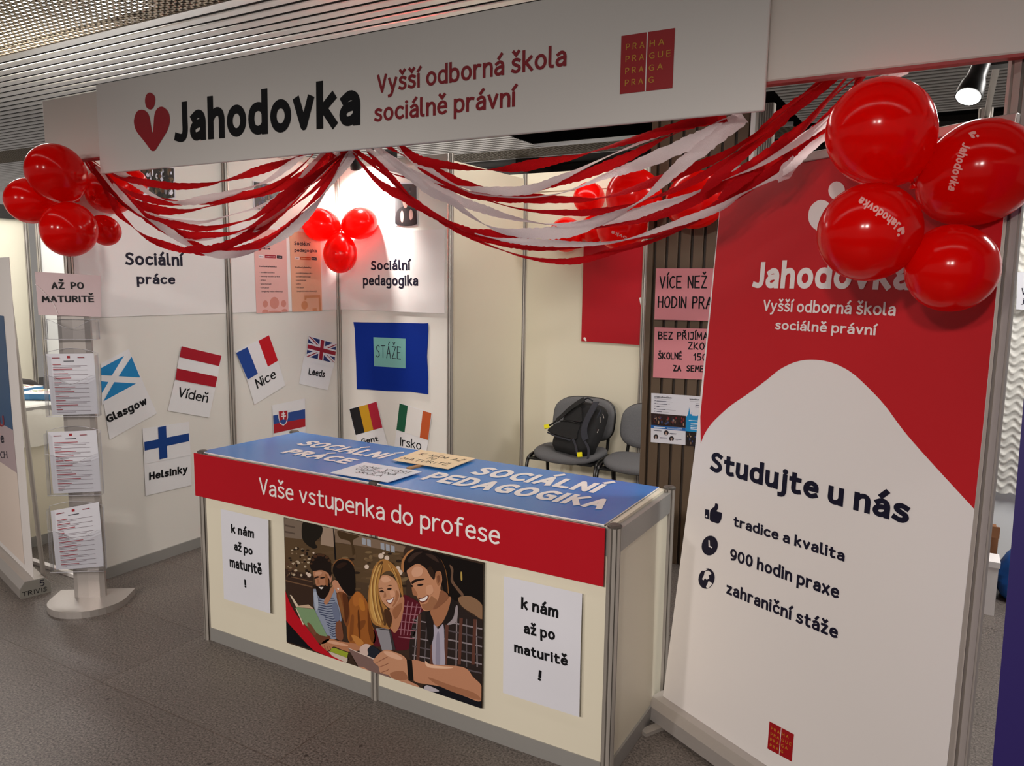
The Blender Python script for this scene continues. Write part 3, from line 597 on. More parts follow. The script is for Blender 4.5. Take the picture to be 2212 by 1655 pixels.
ujs += [(3, '#e6e2e8', [LU(.4, 0), LU(.6, 0), LU(.6, 1), LU(.4, 1)]), (3, '#e6e2e8', [LU(0, .32), LU(1, .32), LU(1, .68), LU(0, .68)]), (4, '#9c1c30', [LU(.44, 0), LU(.56, 0), LU(.56, 1), LU(.44, 1)]), (4, '#9c1c30', [LU(0, .4), LU(1, .4), LU(1, .6), LU(0, .6)])]
flag_sheet('flag_notice', FL, [[(650, 320), (882, 418), (835, 600), (610, 548)], [(684, 165), (908, 228), (884, 420), (655, 362)]], ujs,
  [('Leeds', (682, 474), (810, 500), (688, 420), .02)], 'small Leeds notice with red, white and blue crossed flag, near the corner', zf)
flag_sheet('flag_notice', FL, [[(405, 940), (662, 890), (664, 1120), (412, 1180)], [(395, 720), (655, 665), (662, 895), (405, 945)]],
  [(0, '#2a4c94', [(402, 800), (655, 750), (657, 825), (405, 870)]), (0, '#b01826', [(405, 870), (657, 823), (658, 888), (408, 942)]),
   (1, '#e8e2e6', [(440, 762), (520, 756), (520, 815), (508, 860), (482, 882), (455, 865), (443, 820)]), (2, '#b01826', [(446, 768), (514, 762), (514, 815), (503, 852), (482, 870), (458, 858), (449, 820)]),
   (3, '#2a4c94', [(452, 842), (482, 830), (508, 838), (498, 862), (482, 872), (464, 862)]), (4, '#f0eaec', [(477, 770), (487, 770), (488, 832), (478, 832)]), (4, '#f0eaec', [(468, 785), (497, 782), (497, 790), (468, 793)]), (4, '#f0eaec', [(463, 803), (502, 799), (502, 808), (463, 812)])],
  [], 'notice with white, blue and red striped flag and shield, partly hidden behind the counter top', zf)
flag_sheet('flag_notice', FP, [[(1060, 955), (1278, 895), (1340, 1120), (1130, 1180)], [(1010, 745), (1230, 686), (1280, 898), (1058, 958)]],
  [(0, '#17161a', [(1014, 750), (1088, 730), (1135, 935), (1063, 955)]), (0, '#cf9c1c', [(1088, 730), (1158, 712), (1204, 915), (1135, 935)]), (0, '#b01a34', [(1158, 712), (1228, 690), (1276, 896), (1204, 915)])],
  [('Gent', (1110, 1025), (1245, 1005), (1105, 985), .02)], 'Gent notice with black, yellow and red barred flag on the short back wall', zf)
flag_sheet('flag_notice', FP, [[(1385, 920), (1640, 998), (1605, 1190), (1360, 1120)], [(1410, 700), (1670, 780), (1640, 998), (1385, 918)]],
  [(0, '#14583c', [(1412, 704), (1478, 724), (1452, 934), (1387, 914)]), (0, '#e8e4e0', [(1478, 724), (1597, 762), (1572, 975), (1452, 934)]), (0, '#c2582a', [(1597, 762), (1664, 782), (1638, 996), (1572, 975)])],
  [('Irsko', (1415, 1040), (1582, 1075), (1425, 972), .0)], 'Irsko notice with green, white and orange barred flag on the short back wall', zf)

# ---- blue cloth with teal note
o = thing('blue_cloth', FP.pt(.5, 1.0), 'royal blue cloth square pinned to the short back wall', 'cloth')
cq = FP.uvs(zf((1045, 58), (1120, 60), (1350, 62), (1600, 68), (1637, 66), (1638, 130), (1628, 330), (1637, 500), (1637, 632), (1500, 612), (1300, 606), (1160, 594), (1072, 592), (1066, 380), (1058, 200), (1054, 110)))
m = MB(); m.prism(FP, cq, 0.0, 0.004, M_bluecloth); m.build('fabric', o)
o = thing('note_card', FP.pt(.5, 1.1), 'small teal card hand-lettered STÁŽE on the blue cloth', 'card')
MB().prism(FP, FP.uvs(zf((1205, 178), (1460, 190), (1460, 425), (1210, 408))), 0.0045, 0.0055, mat('teal_card', '#74b0aa', 0.6, noise=0.03)).build('card', o)
t = MB(); t.hand(FP, 'STÁŽE', *zf((1228, 335), (1422, 352), (1228, 242)), M_navy, 0.006, 0.006); t.build('handwriting', o)

# ---- wall photographs
def snapshot(fr, q, label, seed, pal, n=60, crowd=True, h0=0.0, border=0.03, shapes=()):
    Q = fr.uvs(q); o = thing('photo_print', fr.pt(*Q[3], h0), label, 'photo'); rng = random.Random(seed)
    MB().prism(fr, Q, h0, h0+0.001, M_paper).build('sheet', o)
    L = lambda x, y: lerpq(Q, x, y); m = MB(); B = border
    m.poly(fr, [L(B, 1-B), L(1-B, 1-B), L(1-B, B), L(B, B)], h0+0.0013, flat(pal[0]))
    for k in range(n):
        cx, cy = rng.uniform(.08, .92), rng.uniform(.06, .94); c = rng.choice(pal)
        if crowd: rx, ry = rng.uniform(.02, .06), rng.uniform(.04, .13)
        else: rx, ry = rng.uniform(.03, .1), rng.uniform(.03, .08)
        rx = min(rx, cx-.03, .97-cx); ry = min(ry, cy-.03, .97-cy)
        m.poly(fr, [L(cx+a, cy+b) for a, b in circle((0, 0), rx, ry, 9)], h0+0.0014+0.00003*k, flat(c))
    for k_, (c, pts) in enumerate(shapes): m.poly(fr, catmull([L(*p) for p in pts], 4, True), h0+0.0046+0.00008*k_, flat(c))
    m.build('picture', o); return o
snapshot(FL, [(300, 360), (377, 362), (379, 428), (305, 440)], 'crowd photo with sparkling lights, high on the left wall', 3, ['#2a2622', '#4a4438', '#1a1818', '#6a5a44', '#8a8890', '#d8dcec', '#3a3a30', '#5a3a24', '#f4f4ff', '#221e1c'], 90)
snapshot(FL, [(546, 390), (607, 400), (607, 466), (548, 452)], 'dark group photo seen through the left streamers', 5, ['#262228', '#4a4448', '#141216', '#8a7a74', '#3a3a5a', '#5a3c30', '#c0b0a8', '#1c1a20'], 70)
zph = Z(450, 300, 600/2207)
snapshot(FP, zph((1474, 345), (1660, 350), (1664, 690), (1480, 688)), 'photo of a person giving two thumbs up on the short back wall', 9, ['#3c3a3c', '#55585a', '#2a2a2e', '#6a6e66'], 10, False, 0.0, 0.03,
  [('#141317', [(.1, .98), (.1, .72), (.25, .6), (.5, .55), (.75, .6), (.92, .72), (.93, .98)]), ('#b08a80', [(.38, .45), (.42, .32), (.55, .32), (.62, .45), (.55, .58), (.45, .58)]), ('#4a3a34', [(.36, .42), (.38, .25), (.55, .2), (.66, .32), (.62, .42), (.5, .34)]), ('#b8948c', [(.3, .9), (.28, .75), (.33, .66), (.4, .68), (.42, .8), (.38, .92)]), ('#b8948c', [(.68, .85), (.66, .7), (.72, .62), (.8, .66), (.82, .78), (.76, .86)])])
# ================================================================== COUNTER
cx0, cx1, cy0, cy1, ch = 1.075, 3.06, -2.075, -1.52, 0.883
CT = thing('counter', ((cx0+cx1)/2, (cy0+cy1)/2, 0), 'white panelled information counter with aluminium posts under the blue top boards', 'counter')
for x, y in ((cx0, cy0), ((cx0+cx1)/2, cy0), (cx1, cy0), (cx0, cy1), (cx1, cy1)):
    p = MB().post(x, y, 0, ch, 0.022); p.lathe((x, y, ch-0.001), (0, 0, 1), [(0, 0.024), (0.006, 0.024), (0.010, 0.018), (0.011, 0)], M_aludark, 12, smooth=False); p.build('post', CT)
xm = (cx0+cx1)/2
for a, b in ((cx0, xm), (xm, cx1)):
    MB().box((a+0.02, cy0-0.008, 0.06), (b-0.02, cy0, ch-0.10), M_cream).build('front_panel', CT)
    MB().box((a+0.02, cy0-0.012, 0.0), (b-0.02, cy0+0.010, 0.062), M_plinth).build('plinth', CT)
    MB().box((a+0.02, cy0-0.010, ch-0.10), (b-0.02, cy0+0.010, ch-0.01), M_plinth).build('top_rail', CT)
for x in (cx0, cx1):
    sx = 1 if x == cx1 else -1
    MB().box((x-0.004, cy0+0.02, 0.06), (x+0.004, cy1-0.02, ch-0.09), M_cream).build('side_panel', CT)
    MB().box((x-0.012, cy0+0.02, 0.0), (x+0.012, cy1-0.02, 0.062), M_plinth).build('plinth', CT)
    MB().box((x-0.012, cy0+0.02, ch-0.09), (x+0.012, cy1-0.02, ch-0.012), M_plinth).build('top_rail', CT)
MB().box((cx0+0.012, cy0+0.012, ch-0.02), (cx1-0.012, cy1-0.012, ch-0.002), M_cream).build('worktop', CT)
# red sign board on the front
FR_ = Fr((0, -2.104, 0), (1, 0, 0), (0, 0, 1))
q = FR_.uvs([(418, 978), (1307, 1137), (1303, 1271), (423, 1069)])
b0 = (q[2][1]+q[3][1])/2; b1 = 0.882; a0 = q[0][0]; a1 = q[1][0]
o = thing('counter_sign', FR_.pt((a0+a1)/2, b0), 'long red board lettered Vaše vstupenka do profese along the counter front', 'sign')
MB().boxf(FR_, a0, b0, -0.006, a1, b1, 0.0, M_signred).build('board', o, bevel=0.001)
t = MB(); t.tpx(FR_, 'Vaše vstupenka do profese', (561, 1067), (1080, 1178), (558, 1031), M_white_ink, 0.0); t.build('lettering', o)
# printed photograph with four people
z7 = Z(600, 1100, 500/1839)
q = FN.uvs(z7((55, 55), (1640, 435), (1622, 1597), (70, 1045)))
a0, a1 = (q[0][0]+q[3][0])/2, (q[1][0]+q[2][0])/2; b1 = (q[0][1]+q[1][1])/2; b0 = (q[2][1]+q[3][1])/2
o = thing('picture_panel', FN.pt((a0+a1)/2, b0), 'colour picture of four young people with books and tablet on the counter front', 'picture')
MB().boxf(FN, a0, b0, 0.0, a1, b1, 0.002, flat('#3c2c22')).build('sheet', o)
def clipuv(p): return (min(max(p[0], a0+.001), a1-.001), min(max(p[1], b0+.001), b1-.001))
PICN = [0]
def shape(mb, c, pts, lay, smooth=True):
    uv = [clipuv(p) for p in FN.uvs(z7(*pts))]
    if smooth: uv = [clipuv(p) for p in catmull(uv, 4, True)]
    PICN[0] += 1; mb.poly(FN, uv, 0.0022+0.0003*lay+0.00003*PICN[0], flat(c, 0.35))
bg = MB(); S = lambda c, lay, *pts: shape(bg, c, pts, lay, False)
S('#4f3d2c', 0, (55, 55), (1000, 285), (1030, 760), (60, 620)); S('#7a6a5c', 1, (55, 60), (215, 97), (205, 262), (58, 222)); S('#5a4c42', 1.5, (60, 120), (140, 138), (140, 150), (60, 134)); S('#5a4c42', 1.5, (60, 170), (140, 188), (140, 200), (60, 184))
S('#5a4630', 1, (58, 222), (1000, 330), (1010, 640), (60, 470)); S('#a08a78', 1, (350, 128), (460, 155), (450, 300), (345, 280)); S('#7f6a58', 1, (460, 158), (830, 250), (1020, 295), (1000, 340), (460, 262))
for x in (672, 712, 820, 862, 902): S('#9fa4ae', 1.6, (x, 225+(x-672)*.26), (x+30, 233+(x-672)*.26), (x+32, 285+(x-672)*.26), (x+2, 277+(x-672)*.26))
shape(bg, '#1d1812', [(205, 92), (270, 108), (355, 132), (350, 210), (300, 260), (320, 300), (280, 310), (215, 260), (195, 200)], 2)
shape(bg, '#46341f', [(480, 170), (560, 190), (650, 215), (600, 250), (620, 340), (600, 370), (580, 260), (500, 230)], 2)
S('#141010', 2, (443, 155), (452, 157), (470, 400), (456, 400)); S('#3a2920', 2, (65, 470), (285, 530), (290, 760), (180, 745), (66, 650)); S('#70533c', 2.2, (66, 560), (280, 612), (280, 622), (66, 570)); S('#70533c', 2.2, (66, 520), (280, 572), (280, 580), (66, 528))
rb = random.Random(4)
for k in range(60):
    cx_, cy_ = rb.uniform(75, 260), rb.uniform(300, 540); PICN[0] = 20+k//4; shape(bg, rb.choice(['#2a1d16', '#8a745c', '#5a4030', '#b9a890', '#1e1612']), circle((cx_, cy_), rb.uniform(5, 16), rb.uniform(5, 12), 7), 2.4, False)
for (cx_, cy_, r_) in [(712, 456, 18), (826, 370, 22), (872, 386, 20), (255, 522, 16), (238, 508, 10), (960, 470, 20), (975, 500, 22), (845, 346, 10), (290, 345, 8)]: shape(bg, '#d8c4b4', circle((cx_, cy_), r_, r_, 12), 2.6, False)
S('#120d0c', 2, (1225, 335), (1640, 437), (1632, 800), (1340, 700)); shape(bg, '#6b5140', [(1370, 440), (1400, 470), (1400, 560), (1440, 620), (1480, 670), (1470, 690), (1420, 630), (1380, 570), (1385, 500)], 2.5); shape(bg, '#8a6a50', [(1440, 700), (1540, 690), (1630, 760), (1632, 870), (1560, 830), (1470, 770)], 2.5); shape(bg, '#b59a50', [(1458, 500), (1468, 500), (1472, 560), (1460, 560)], 2.5)
for k in range(70):
    PICN[0] = 20+k//5; shape(bg, rb.choice(['#5f4a34', '#6d563c', '#3c2c1e', '#7c6648', '#2c2018']), circle((rb.uniform(300, 1010), rb.uniform(330, 640)), rb.uniform(12, 40), rb.uniform(6, 16), 9), 1.3)
for k in range(26):
    PICN[0] = 20+k//3; shape(bg, rb.choice(['#1e1410', '#2a1c14', '#3a281a', '#0c0808']), circle((rb.uniform(1370, 1600), rb.uniform(460, 700)), rb.uniform(12, 36), rb.uniform(14, 40), 9), 2.2)
bg.build('picture_background', o)
# bearded man, striped shirt
PICN[0] = 0; m1 = MB(); S1 = lambda c, lay, *p: shape(m1, c, p, lay)
S1('#8d96aa', 3, (275, 655), (320, 640), (400, 740), (445, 625), (475, 690), (508, 850), (505, 893), (468, 905), (478, 1010), (440, 1030), (380, 980), (300, 800))
for k in range(16):
    y = 690+20*k; x0 = 285+k*8 if k < 8 else 320+k*7; x1 = min(500, 452+k*7) if k < 10 else 472
    shape(m1, '#39415e', [(x0, y), ((x0+x1)/2, y+18), (x1, y+10), (x1, y+17), ((x0+x1)/2, y+25), (x0, y+7)], 3.3, False)
S1('#b27c5c', 3.2, (390, 690), (440, 610), (450, 650), (400, 750), (372, 740)); S1('#b37d5e', 3.6, (286, 490), (340, 470), (405, 500), (415, 570), (400, 640), (340, 655), (305, 610), (300, 560)); S1('#1a100d', 4, (303, 585), (318, 612), (350, 602), (385, 600), (412, 545), (418, 640), (385, 700), (350, 708), (318, 670)); S1('#e9ddd6', 4.4, (330, 614), (350, 618), (368, 616), (352, 634)); S1('#b8836a', 3.8, (410, 530), (430, 525), (434, 560), (420, 590), (408, 570))
S1('#1c120f', 4.2, (262, 440), (275, 378), (320, 350), (375, 358), (420, 400), (430, 470), (425, 545), (405, 505), (350, 482), (290, 490), (268, 470)); S1('#2a1812', 4.5, (298, 540), (325, 530), (332, 540), (300, 550)); S1('#2a1812', 4.5, (345, 540), (375, 535), (378, 545), (348, 550))
S1('#6d402c', 4, (210, 905), (260, 900), (330, 990), (420, 1005), (400, 1050), (340, 1065), (250, 985)); S1('#7c4c36', 3.6, (468, 900), (508, 893), (525, 1030), (470, 1020))
shape(m1, '#7d9a72', [(145, 775), (295, 792), (402, 1010), (345, 1000), (222, 915)], 4.4, False); shape(m1, '#d9c6ae', [(100, 680), (112, 678), (172, 765), (150, 778), (212, 905), (208, 920)], 4.6, False); shape(m1, '#c7ab90', [(112, 678), (172, 765), (250, 755), (292, 788), (150, 775)], 4.3, False); shape(m1, '#2a1c18', [(96, 680), (102, 680), (155, 780), (148, 785)], 4.7, False); S1('#7a4a34', 4.8, (240, 905), (262, 905), (310, 975), (300, 1000), (265, 960))
for (a_, b_, r_) in ((285, 400, 14), (305, 372, 16), (335, 360, 16), (365, 364, 15), (395, 380, 14), (415, 405, 12), (272, 430, 10)): S1('#4a3020', 4.25, *circle((a_, b_), r_, r_*.8, 9))
S1('#c89476', 4.0, (300, 505), (330, 492), (360, 500), (345, 520), (310, 525)); S1('#95603f', 4.0, (385, 510), (410, 560), (402, 610), (385, 590)); S1('#a36c4c', 4.1, (322, 545), (332, 575), (338, 590), (322, 592)); S1('#6d7690', 3.4, (440, 760), (470, 740), (500, 850), (480, 890), (450, 850)); S1('#a9b2c4', 3.4, (290, 670), (315, 660), (330, 760), (310, 800))
m1.build('bearded_man_print', o)
PICN[0] = 0; m2 = MB(); S2 = lambda c, lay, *p: shape(m2, c, p, lay)
S2('#9c5c28', 4.6, (560, 760), (635, 650), (715, 735), (748, 900), (782, 1000), (760, 1075), (640, 1095), (565, 1040), (552, 900)); S2('#7c4620', 4.9, (640, 900), (700, 880), (690, 930), (650, 960)); S2('#824a22', 4.9, (585, 860), (610, 850), (600, 1030), (575, 1030)); S2('#b06a30', 5, (600, 700), (640, 652), (690, 720), (620, 770)); S2('#c28a6c', 5, (437, 590), (460, 560), (510, 600), (560, 690), (520, 680), (480, 668), (462, 640)); S2('#e8d8d0', 5.3, (475, 625), (492, 625), (488, 640))
S2('#7d4827', 5.1, (472, 672), (530, 660), (572, 760), (575, 870), (550, 930), (500, 800)); S2('#5a3018', 5.3, (520, 670), (560, 690), (570, 830), (545, 900), (530, 780)); S2('#160e0c', 5.5, (443, 470), (470, 415), (520, 395), (575, 412), (612, 470), (622, 580), (615, 665), (575, 688), (520, 635), (475, 560), (450, 520)); S2('#8a5a34', 5.2, (440, 450), (470, 405), (530, 388), (585, 402), (618, 455), (600, 440), (520, 402), (465, 425))
S2('#b67c5a', 5.5, (348, 1075), (385, 1035), (440, 1030), (505, 1048), (660, 1075), (665, 1115), (560, 1128), (455, 1090), (430, 1110), (385, 1125)); 
for k in range(3): shape(m2, '#8a5638', [(372+k*22, 1080+k*4), (376+k*22, 1078+k*4), (392+k*20, 1118), (386+k*20, 1120)], 5.9, False)
shape(m2, '#98a632', [(430, 1105), (452, 1098), (566, 1138), (555, 1178), (418, 1125)], 5.2, False); shape(m2, '#cfc0b0', [(405, 1128), (420, 1128), (572, 1185), (548, 1222), (440, 1165)], 5.0, False); shape(m2, '#3a2a20', [(560, 1180), (580, 1160), (600, 1180), (640, 1250), (560, 1215)], 4.9, False)
S2('#b8742f', 5.2, (650, 700), (690, 730), (700, 800), (660, 790)); S2('#6e3c18', 5.2, (720, 780), (745, 900), (775, 1000), (755, 1060), (725, 960)); S2('#c08040', 5.2, (590, 1000), (640, 1010), (690, 1060), (640, 1080)); S2('#5e3214', 5.2, (640, 820), (652, 815), (662, 1000), (650, 1005)); S2('#8a5a34', 5.4, (485, 690), (500, 685), (530, 800), (520, 860)); S2('#2c1a12', 5.6, (470, 450), (520, 420), (560, 430), (500, 470)); S2('#d8a688', 5.8, (400, 1048), (450, 1045), (560, 1075), (540, 1085), (430, 1065))
m2.build('long_haired_woman_print', o)
PICN[0] = 0; m3 = MB(); S3 = lambda c, lay, *p: shape(m3, c, p, lay)
S3('#581522', 4.6, (990, 690), (1080, 710), (1170, 780), (1180, 830), (1110, 860), (1080, 960), (1060, 1100), (930, 1120), (850, 1090), (770, 1080), (760, 960), (900, 940), (960, 900))
for k in range(5): shape(m3, '#9a6670', [(1000+k*36, 712+k*12), (1008+k*36, 714+k*12), (985+k*26, 1000), (977+k*26, 1000)], 4.9, False)
for k in range(5): shape(m3, '#9a6670', [(965, 760+k*62), (1150-k*15, 775+k*62), (1150-k*15, 783+k*62), (965, 768+k*62)], 4.9, False)
S3('#b8805f', 5, (900, 780), (1000, 690), (1005, 790), (970, 930), (930, 980), (890, 900)); S3('#c89270', 5.4, (800, 600), (835, 525), (920, 540), (965, 620), (975, 700), (930, 775), (880, 778), (820, 700)); S3('#b98262', 5.5, (946, 540), (970, 540), (975, 600), (960, 625)); S3('#f0e6e2', 5.8, (872, 722), (900, 718), (925, 700), (908, 738), (888, 742)); S3('#7c3c34', 5.5, (866, 720), (900, 712), (930, 696), (912, 744), (888, 750)); S3('#2a1a14', 5.8, (812, 652), (835, 640), (852, 655), (835, 658)); S3('#2a1a14', 5.8, (872, 632), (895, 622), (912, 630), (893, 640)); S3('#5a3a28', 5.8, (868, 612), (895, 600), (915, 604), (893, 608)); S3('#5a3a28', 5.8, (806, 630), (828, 620), (842, 628), (825, 630)); S3('#a87454', 5.7, (858, 650), (868, 690), (852, 700), (846, 690))
S3('#a8763e', 5.6, (722, 690), (740, 570), (770, 455), (840, 395), (910, 425), (975, 510), (1002, 660), (995, 690), (960, 600), (940, 540), (900, 490), (840, 510), (805, 600), (830, 720), (880, 790), (912, 860), (900, 945), (830, 935), (760, 900), (730, 800)); S3('#5a3c22', 5.8, (760, 560), (790, 460), (840, 410), (830, 520), (795, 620), (830, 760), (870, 880), (850, 920), (800, 780)); S3('#c99a55', 5.8, (735, 680), (750, 600), (775, 700), (800, 850), (830, 920), (770, 880), (740, 790)); S3('#4a2e1c', 5.7, (850, 800), (890, 800), (915, 870), (895, 940), (870, 900))
shape(m3, '#8f8c92', [(785, 945), (800, 940), (890, 950), (940, 1112), (835, 1120)], 5.9, False); shape(m3, '#3a3638', [(888, 950), (905, 962), (942, 1112), (918, 1114)], 6, False); shape(m3, '#2a2628', [(795, 944), (888, 952), (905, 962), (820, 952)], 6.1, False)
for q_ in range(6): S3(['#d6ae6a', '#8c6030', '#b98a48'][q_ % 3], 6.1, (745+q_*9, 640), (760+q_*9, 520), (800+q_*8, 430), (772+q_*9, 540), (756+q_*9, 660), (790+q_*10, 860), (800+q_*10, 910), (765+q_*9, 800))
for q_ in range(4): S3(['#c79a58', '#8c6030'][q_ % 2], 6.1, (880+q_*18, 430+q_*16), (930+q_*14, 480+q_*18), (965+q_*7, 580+q_*14), (955+q_*7, 570+q_*12), (915+q_*12, 490+q_*14))
S3('#dba888', 5.6, (830, 545), (870, 530), (905, 560), (870, 580), (840, 575)); S3('#d8a080', 5.6, (895, 650), (930, 645), (940, 680), (910, 695)); S3('#a8704f', 5.6, (945, 640), (970, 680), (940, 750), (915, 770), (940, 710)); S3('#9c6646', 5.2, (920, 800), (990, 740), (985, 800), (940, 870))
m3.build('blonde_woman_print', o)
PICN[0] = 0; m4 = MB(); S4 = lambda c, lay, *p: shape(m4, c, p, lay)
S4('#2b2220', 5.4, (1060, 1000), (1085, 890), (1170, 800), (1240, 830), (1380, 690), (1460, 775), (1560, 850), (1640, 900), (1630, 1400), (1480, 1260), (1330, 1240), (1080, 1200), (1050, 1120))
for k in range(7):
    x = 1110+k*78; shape(m4, '#5d5558' if k % 2 else '#94898c', [(x, 850+k*4), (x+9, 850+k*4), (x-20+k*6, 1250), (x-29+k*6, 1250)], 5.7, False)
for k in range(6):
    y = 870+k*70; shape(m4, '#595054' if k % 2 else '#8a8084', [(1075, y), (1225, y+30), (1225, y+40), (1075, y+10)], 5.75, False); shape(m4, '#595054' if k % 2 else '#8a8084', [(1330, y+10), (1635, y+75), (1635, y+87), (1330, y+22)], 5.75, False)
for k in range(5): shape(m4, '#5e3a30', [(1120+k*110, 830+k*10), (1146+k*110, 832+k*10), (1130+k*110, 1230), (1104+k*110, 1230)], 5.6, False)
S4('#aca6b6', 5.9, (1240, 925), (1280, 950), (1322, 915), (1330, 1100), (1330, 1240), (1238, 1220)); S4('#8f8a9c', 6, (1268, 1000), (1290, 990), (1295, 1225), (1260, 1220)); S4('#211b1a', 6, (1180, 800), (1232, 840), (1245, 1000), (1215, 1080), (1190, 960)); S4('#211b1a', 6, (1378, 700), (1440, 770), (1425, 870), (1345, 915), (1330, 880), (1366, 790)); S4('#9a9094', 6.1, (1420, 770), (1436, 775), (1425, 890), (1350, 915), (1400, 860))
S4('#a87252', 6, (1225, 790), (1370, 690), (1372, 760), (1325, 880), (1270, 930), (1238, 870)); S4('#c28a68', 6.4, (1035, 470), (1110, 430), (1190, 470), (1245, 560), (1262, 500), (1300, 495), (1312, 560), (1300, 640), (1365, 690), (1300, 760), (1225, 798), (1165, 800), (1125, 720), (1110, 690), (1080, 660), (1070, 600), (1045, 540)); S4('#9d6c4d', 6.6, (1170, 795), (1150, 755), (1190, 745), (1215, 700), (1235, 690), (1285, 735), (1270, 770), (1225, 798)); S4('#f2e8e4', 6.8, (1132, 712), (1160, 705), (1195, 686), (1190, 712), (1165, 728), (1145, 728)); S4('#6a3228', 6.45, (1122, 706), (1160, 698), (1205, 678), (1196, 718), (1165, 738), (1140, 735))
S4('#a06c4c', 6.7, (1255, 505), (1290, 492), (1308, 530), (1300, 590), (1275, 600)); S4('#7d4e36', 6.9, (1272, 530), (1292, 525), (1295, 560), (1280, 585)); S4('#241612', 6.8, (1070, 575), (1100, 555), (1165, 548), (1168, 558), (1110, 572), (1076, 592)); S4('#241612', 6.9, (1112, 600), (1140, 590), (1165, 595), (1140, 608)); S4('#241612', 6.8, (1062, 605), (1075, 598), (1082, 612), (1072, 616)); S4('#a87050', 6.6, (1072, 610), (1100, 640), (1118, 680), (1090, 682), (1078, 665))
S4('#1b1210', 6.9, (992, 470), (1000, 400), (1050, 335), (1130, 315), (1230, 342), (1300, 395), (1340, 490), (1358, 650), (1338, 640), (1318, 545), (1300, 490), (1262, 498), (1248, 555), (1195, 480), (1120, 430), (1050, 468), (1015, 498)); S4('#8a5c34', 6.75, (1300, 390), (1345, 490), (1365, 650), (1356, 650), (1335, 500)); S4('#b0784a', 6.75, (988, 470), (998, 395), (1050, 328), (1090, 318), (1040, 360), (1010, 420), (1008, 495))
S4('#20242f', 6.1, (700, 1085), (760, 1085), (822, 1130), (775, 1185), (715, 1160)); S4('#d2b8ae', 6.3, (662, 1095), (700, 1067), (745, 1078), (720, 1110), (725, 1150), (690, 1165), (660, 1130)); shape(m4, '#7e645e', [(565, 1100), (780, 1192), (820, 1250), (905, 1370), (650, 1250)], 6.4, False); shape(m4, '#d8c4b8', [(563, 1100), (570, 1098), (785, 1188), (780, 1196)], 6.5, False)
S4('#14141c', 5.9, (1170, 1395), (1300, 1400), (1500, 1480), (1625, 1520), (1625, 1600), (1400, 1540), (1180, 1450)); S4('#b9b2ba', 6, (1180, 1398), (1215, 1400), (1290, 1440), (1220, 1465), (1172, 1440)); S4('#c08a6c', 6, (905, 1330), (1000, 1340), (1120, 1395), (1110, 1420), (980, 1400)); S4('#c98f70', 6.2, (650, 1250), (690, 1252), (725, 1285), (700, 1280))
S4('#be8667', 6.8, (1070, 1195), (1230, 1228), (1480, 1250), (1560, 1330), (1625, 1400), (1622, 1520), (1500, 1485), (1300, 1405), (1080, 1355)); S4('#a26d50', 6.9, (1200, 1330), (1400, 1400), (1560, 1450), (1622, 1510), (1500, 1483), (1300, 1405)); S4('#c59070', 6.9, (770, 1190), (850, 1117), (930, 1128), (1030, 1188), (1044, 1350), (940, 1352), (880, 1312), (820, 1292), (808, 1245), (780, 1222))
for l in ([(790, 1215), (850, 1180), (880, 1165)], [(815, 1248), (870, 1225), (890, 1215)], [(830, 1290), (880, 1272), (890, 1262)]): shape(m4, '#94614a', [l[0], l[1], l[2], (l[2][0], l[2][1]+7), (l[1][0], l[1][1]+8), (l[0][0], l[0][1]+5)], 7.1, False)
shape(m4, '#15110f', [(1032, 1190), (1074, 1196), (1088, 1357), (1045, 1354)], 7.2, False)
S4('#d6a284', 6.6, (1075, 480), (1110, 452), (1160, 470), (1150, 520), (1100, 535), (1075, 520)); S4('#d09a7a', 6.6, (1190, 610), (1230, 600), (1245, 650), (1210, 680), (1185, 655)); S4('#8a5a40', 6.65, (1305, 640), (1365, 692), (1290, 770), (1240, 790), (1280, 720)); S4('#3a2a24', 6.95, (1040, 400), (1090, 345), (1160, 335), (1110, 370), (1060, 420)); S4('#3a2a24', 6.95, (1180, 350), (1250, 365), (1290, 420), (1230, 390)); S4('#2f2018', 6.95, (1195, 480), (1240, 550), (1250, 500), (1222, 450)); S4('#e6bb9e', 7.0, (1180, 1120+80), (1230, 1232), (1400, 1252), (1330, 1262), (1200, 1250)); S4('#dcae92', 7.0, (850, 1125), (925, 1135), (1000, 1180), (960, 1190), (880, 1160)); S4('#a26d50', 7.05, (900, 1300), (1000, 1280), (1040, 1345), (945, 1350));
m4.build('dark_haired_man_print', o)
PICN[0] = 0; sw = MB(); shape(sw, '#bb1122', [(62, 640), (75, 672), (110, 760), (150, 830), (225, 925), (340, 1075), (440, 1165), (545, 1222), (440, 1185), (280, 1115), (150, 970), (72, 885)], 7, False); shape(sw, '#0d0d13', [(72, 880), (110, 930), (180, 1015), (290, 1118), (68, 1046)], 7, False); sw.build('red_curve_print', o)
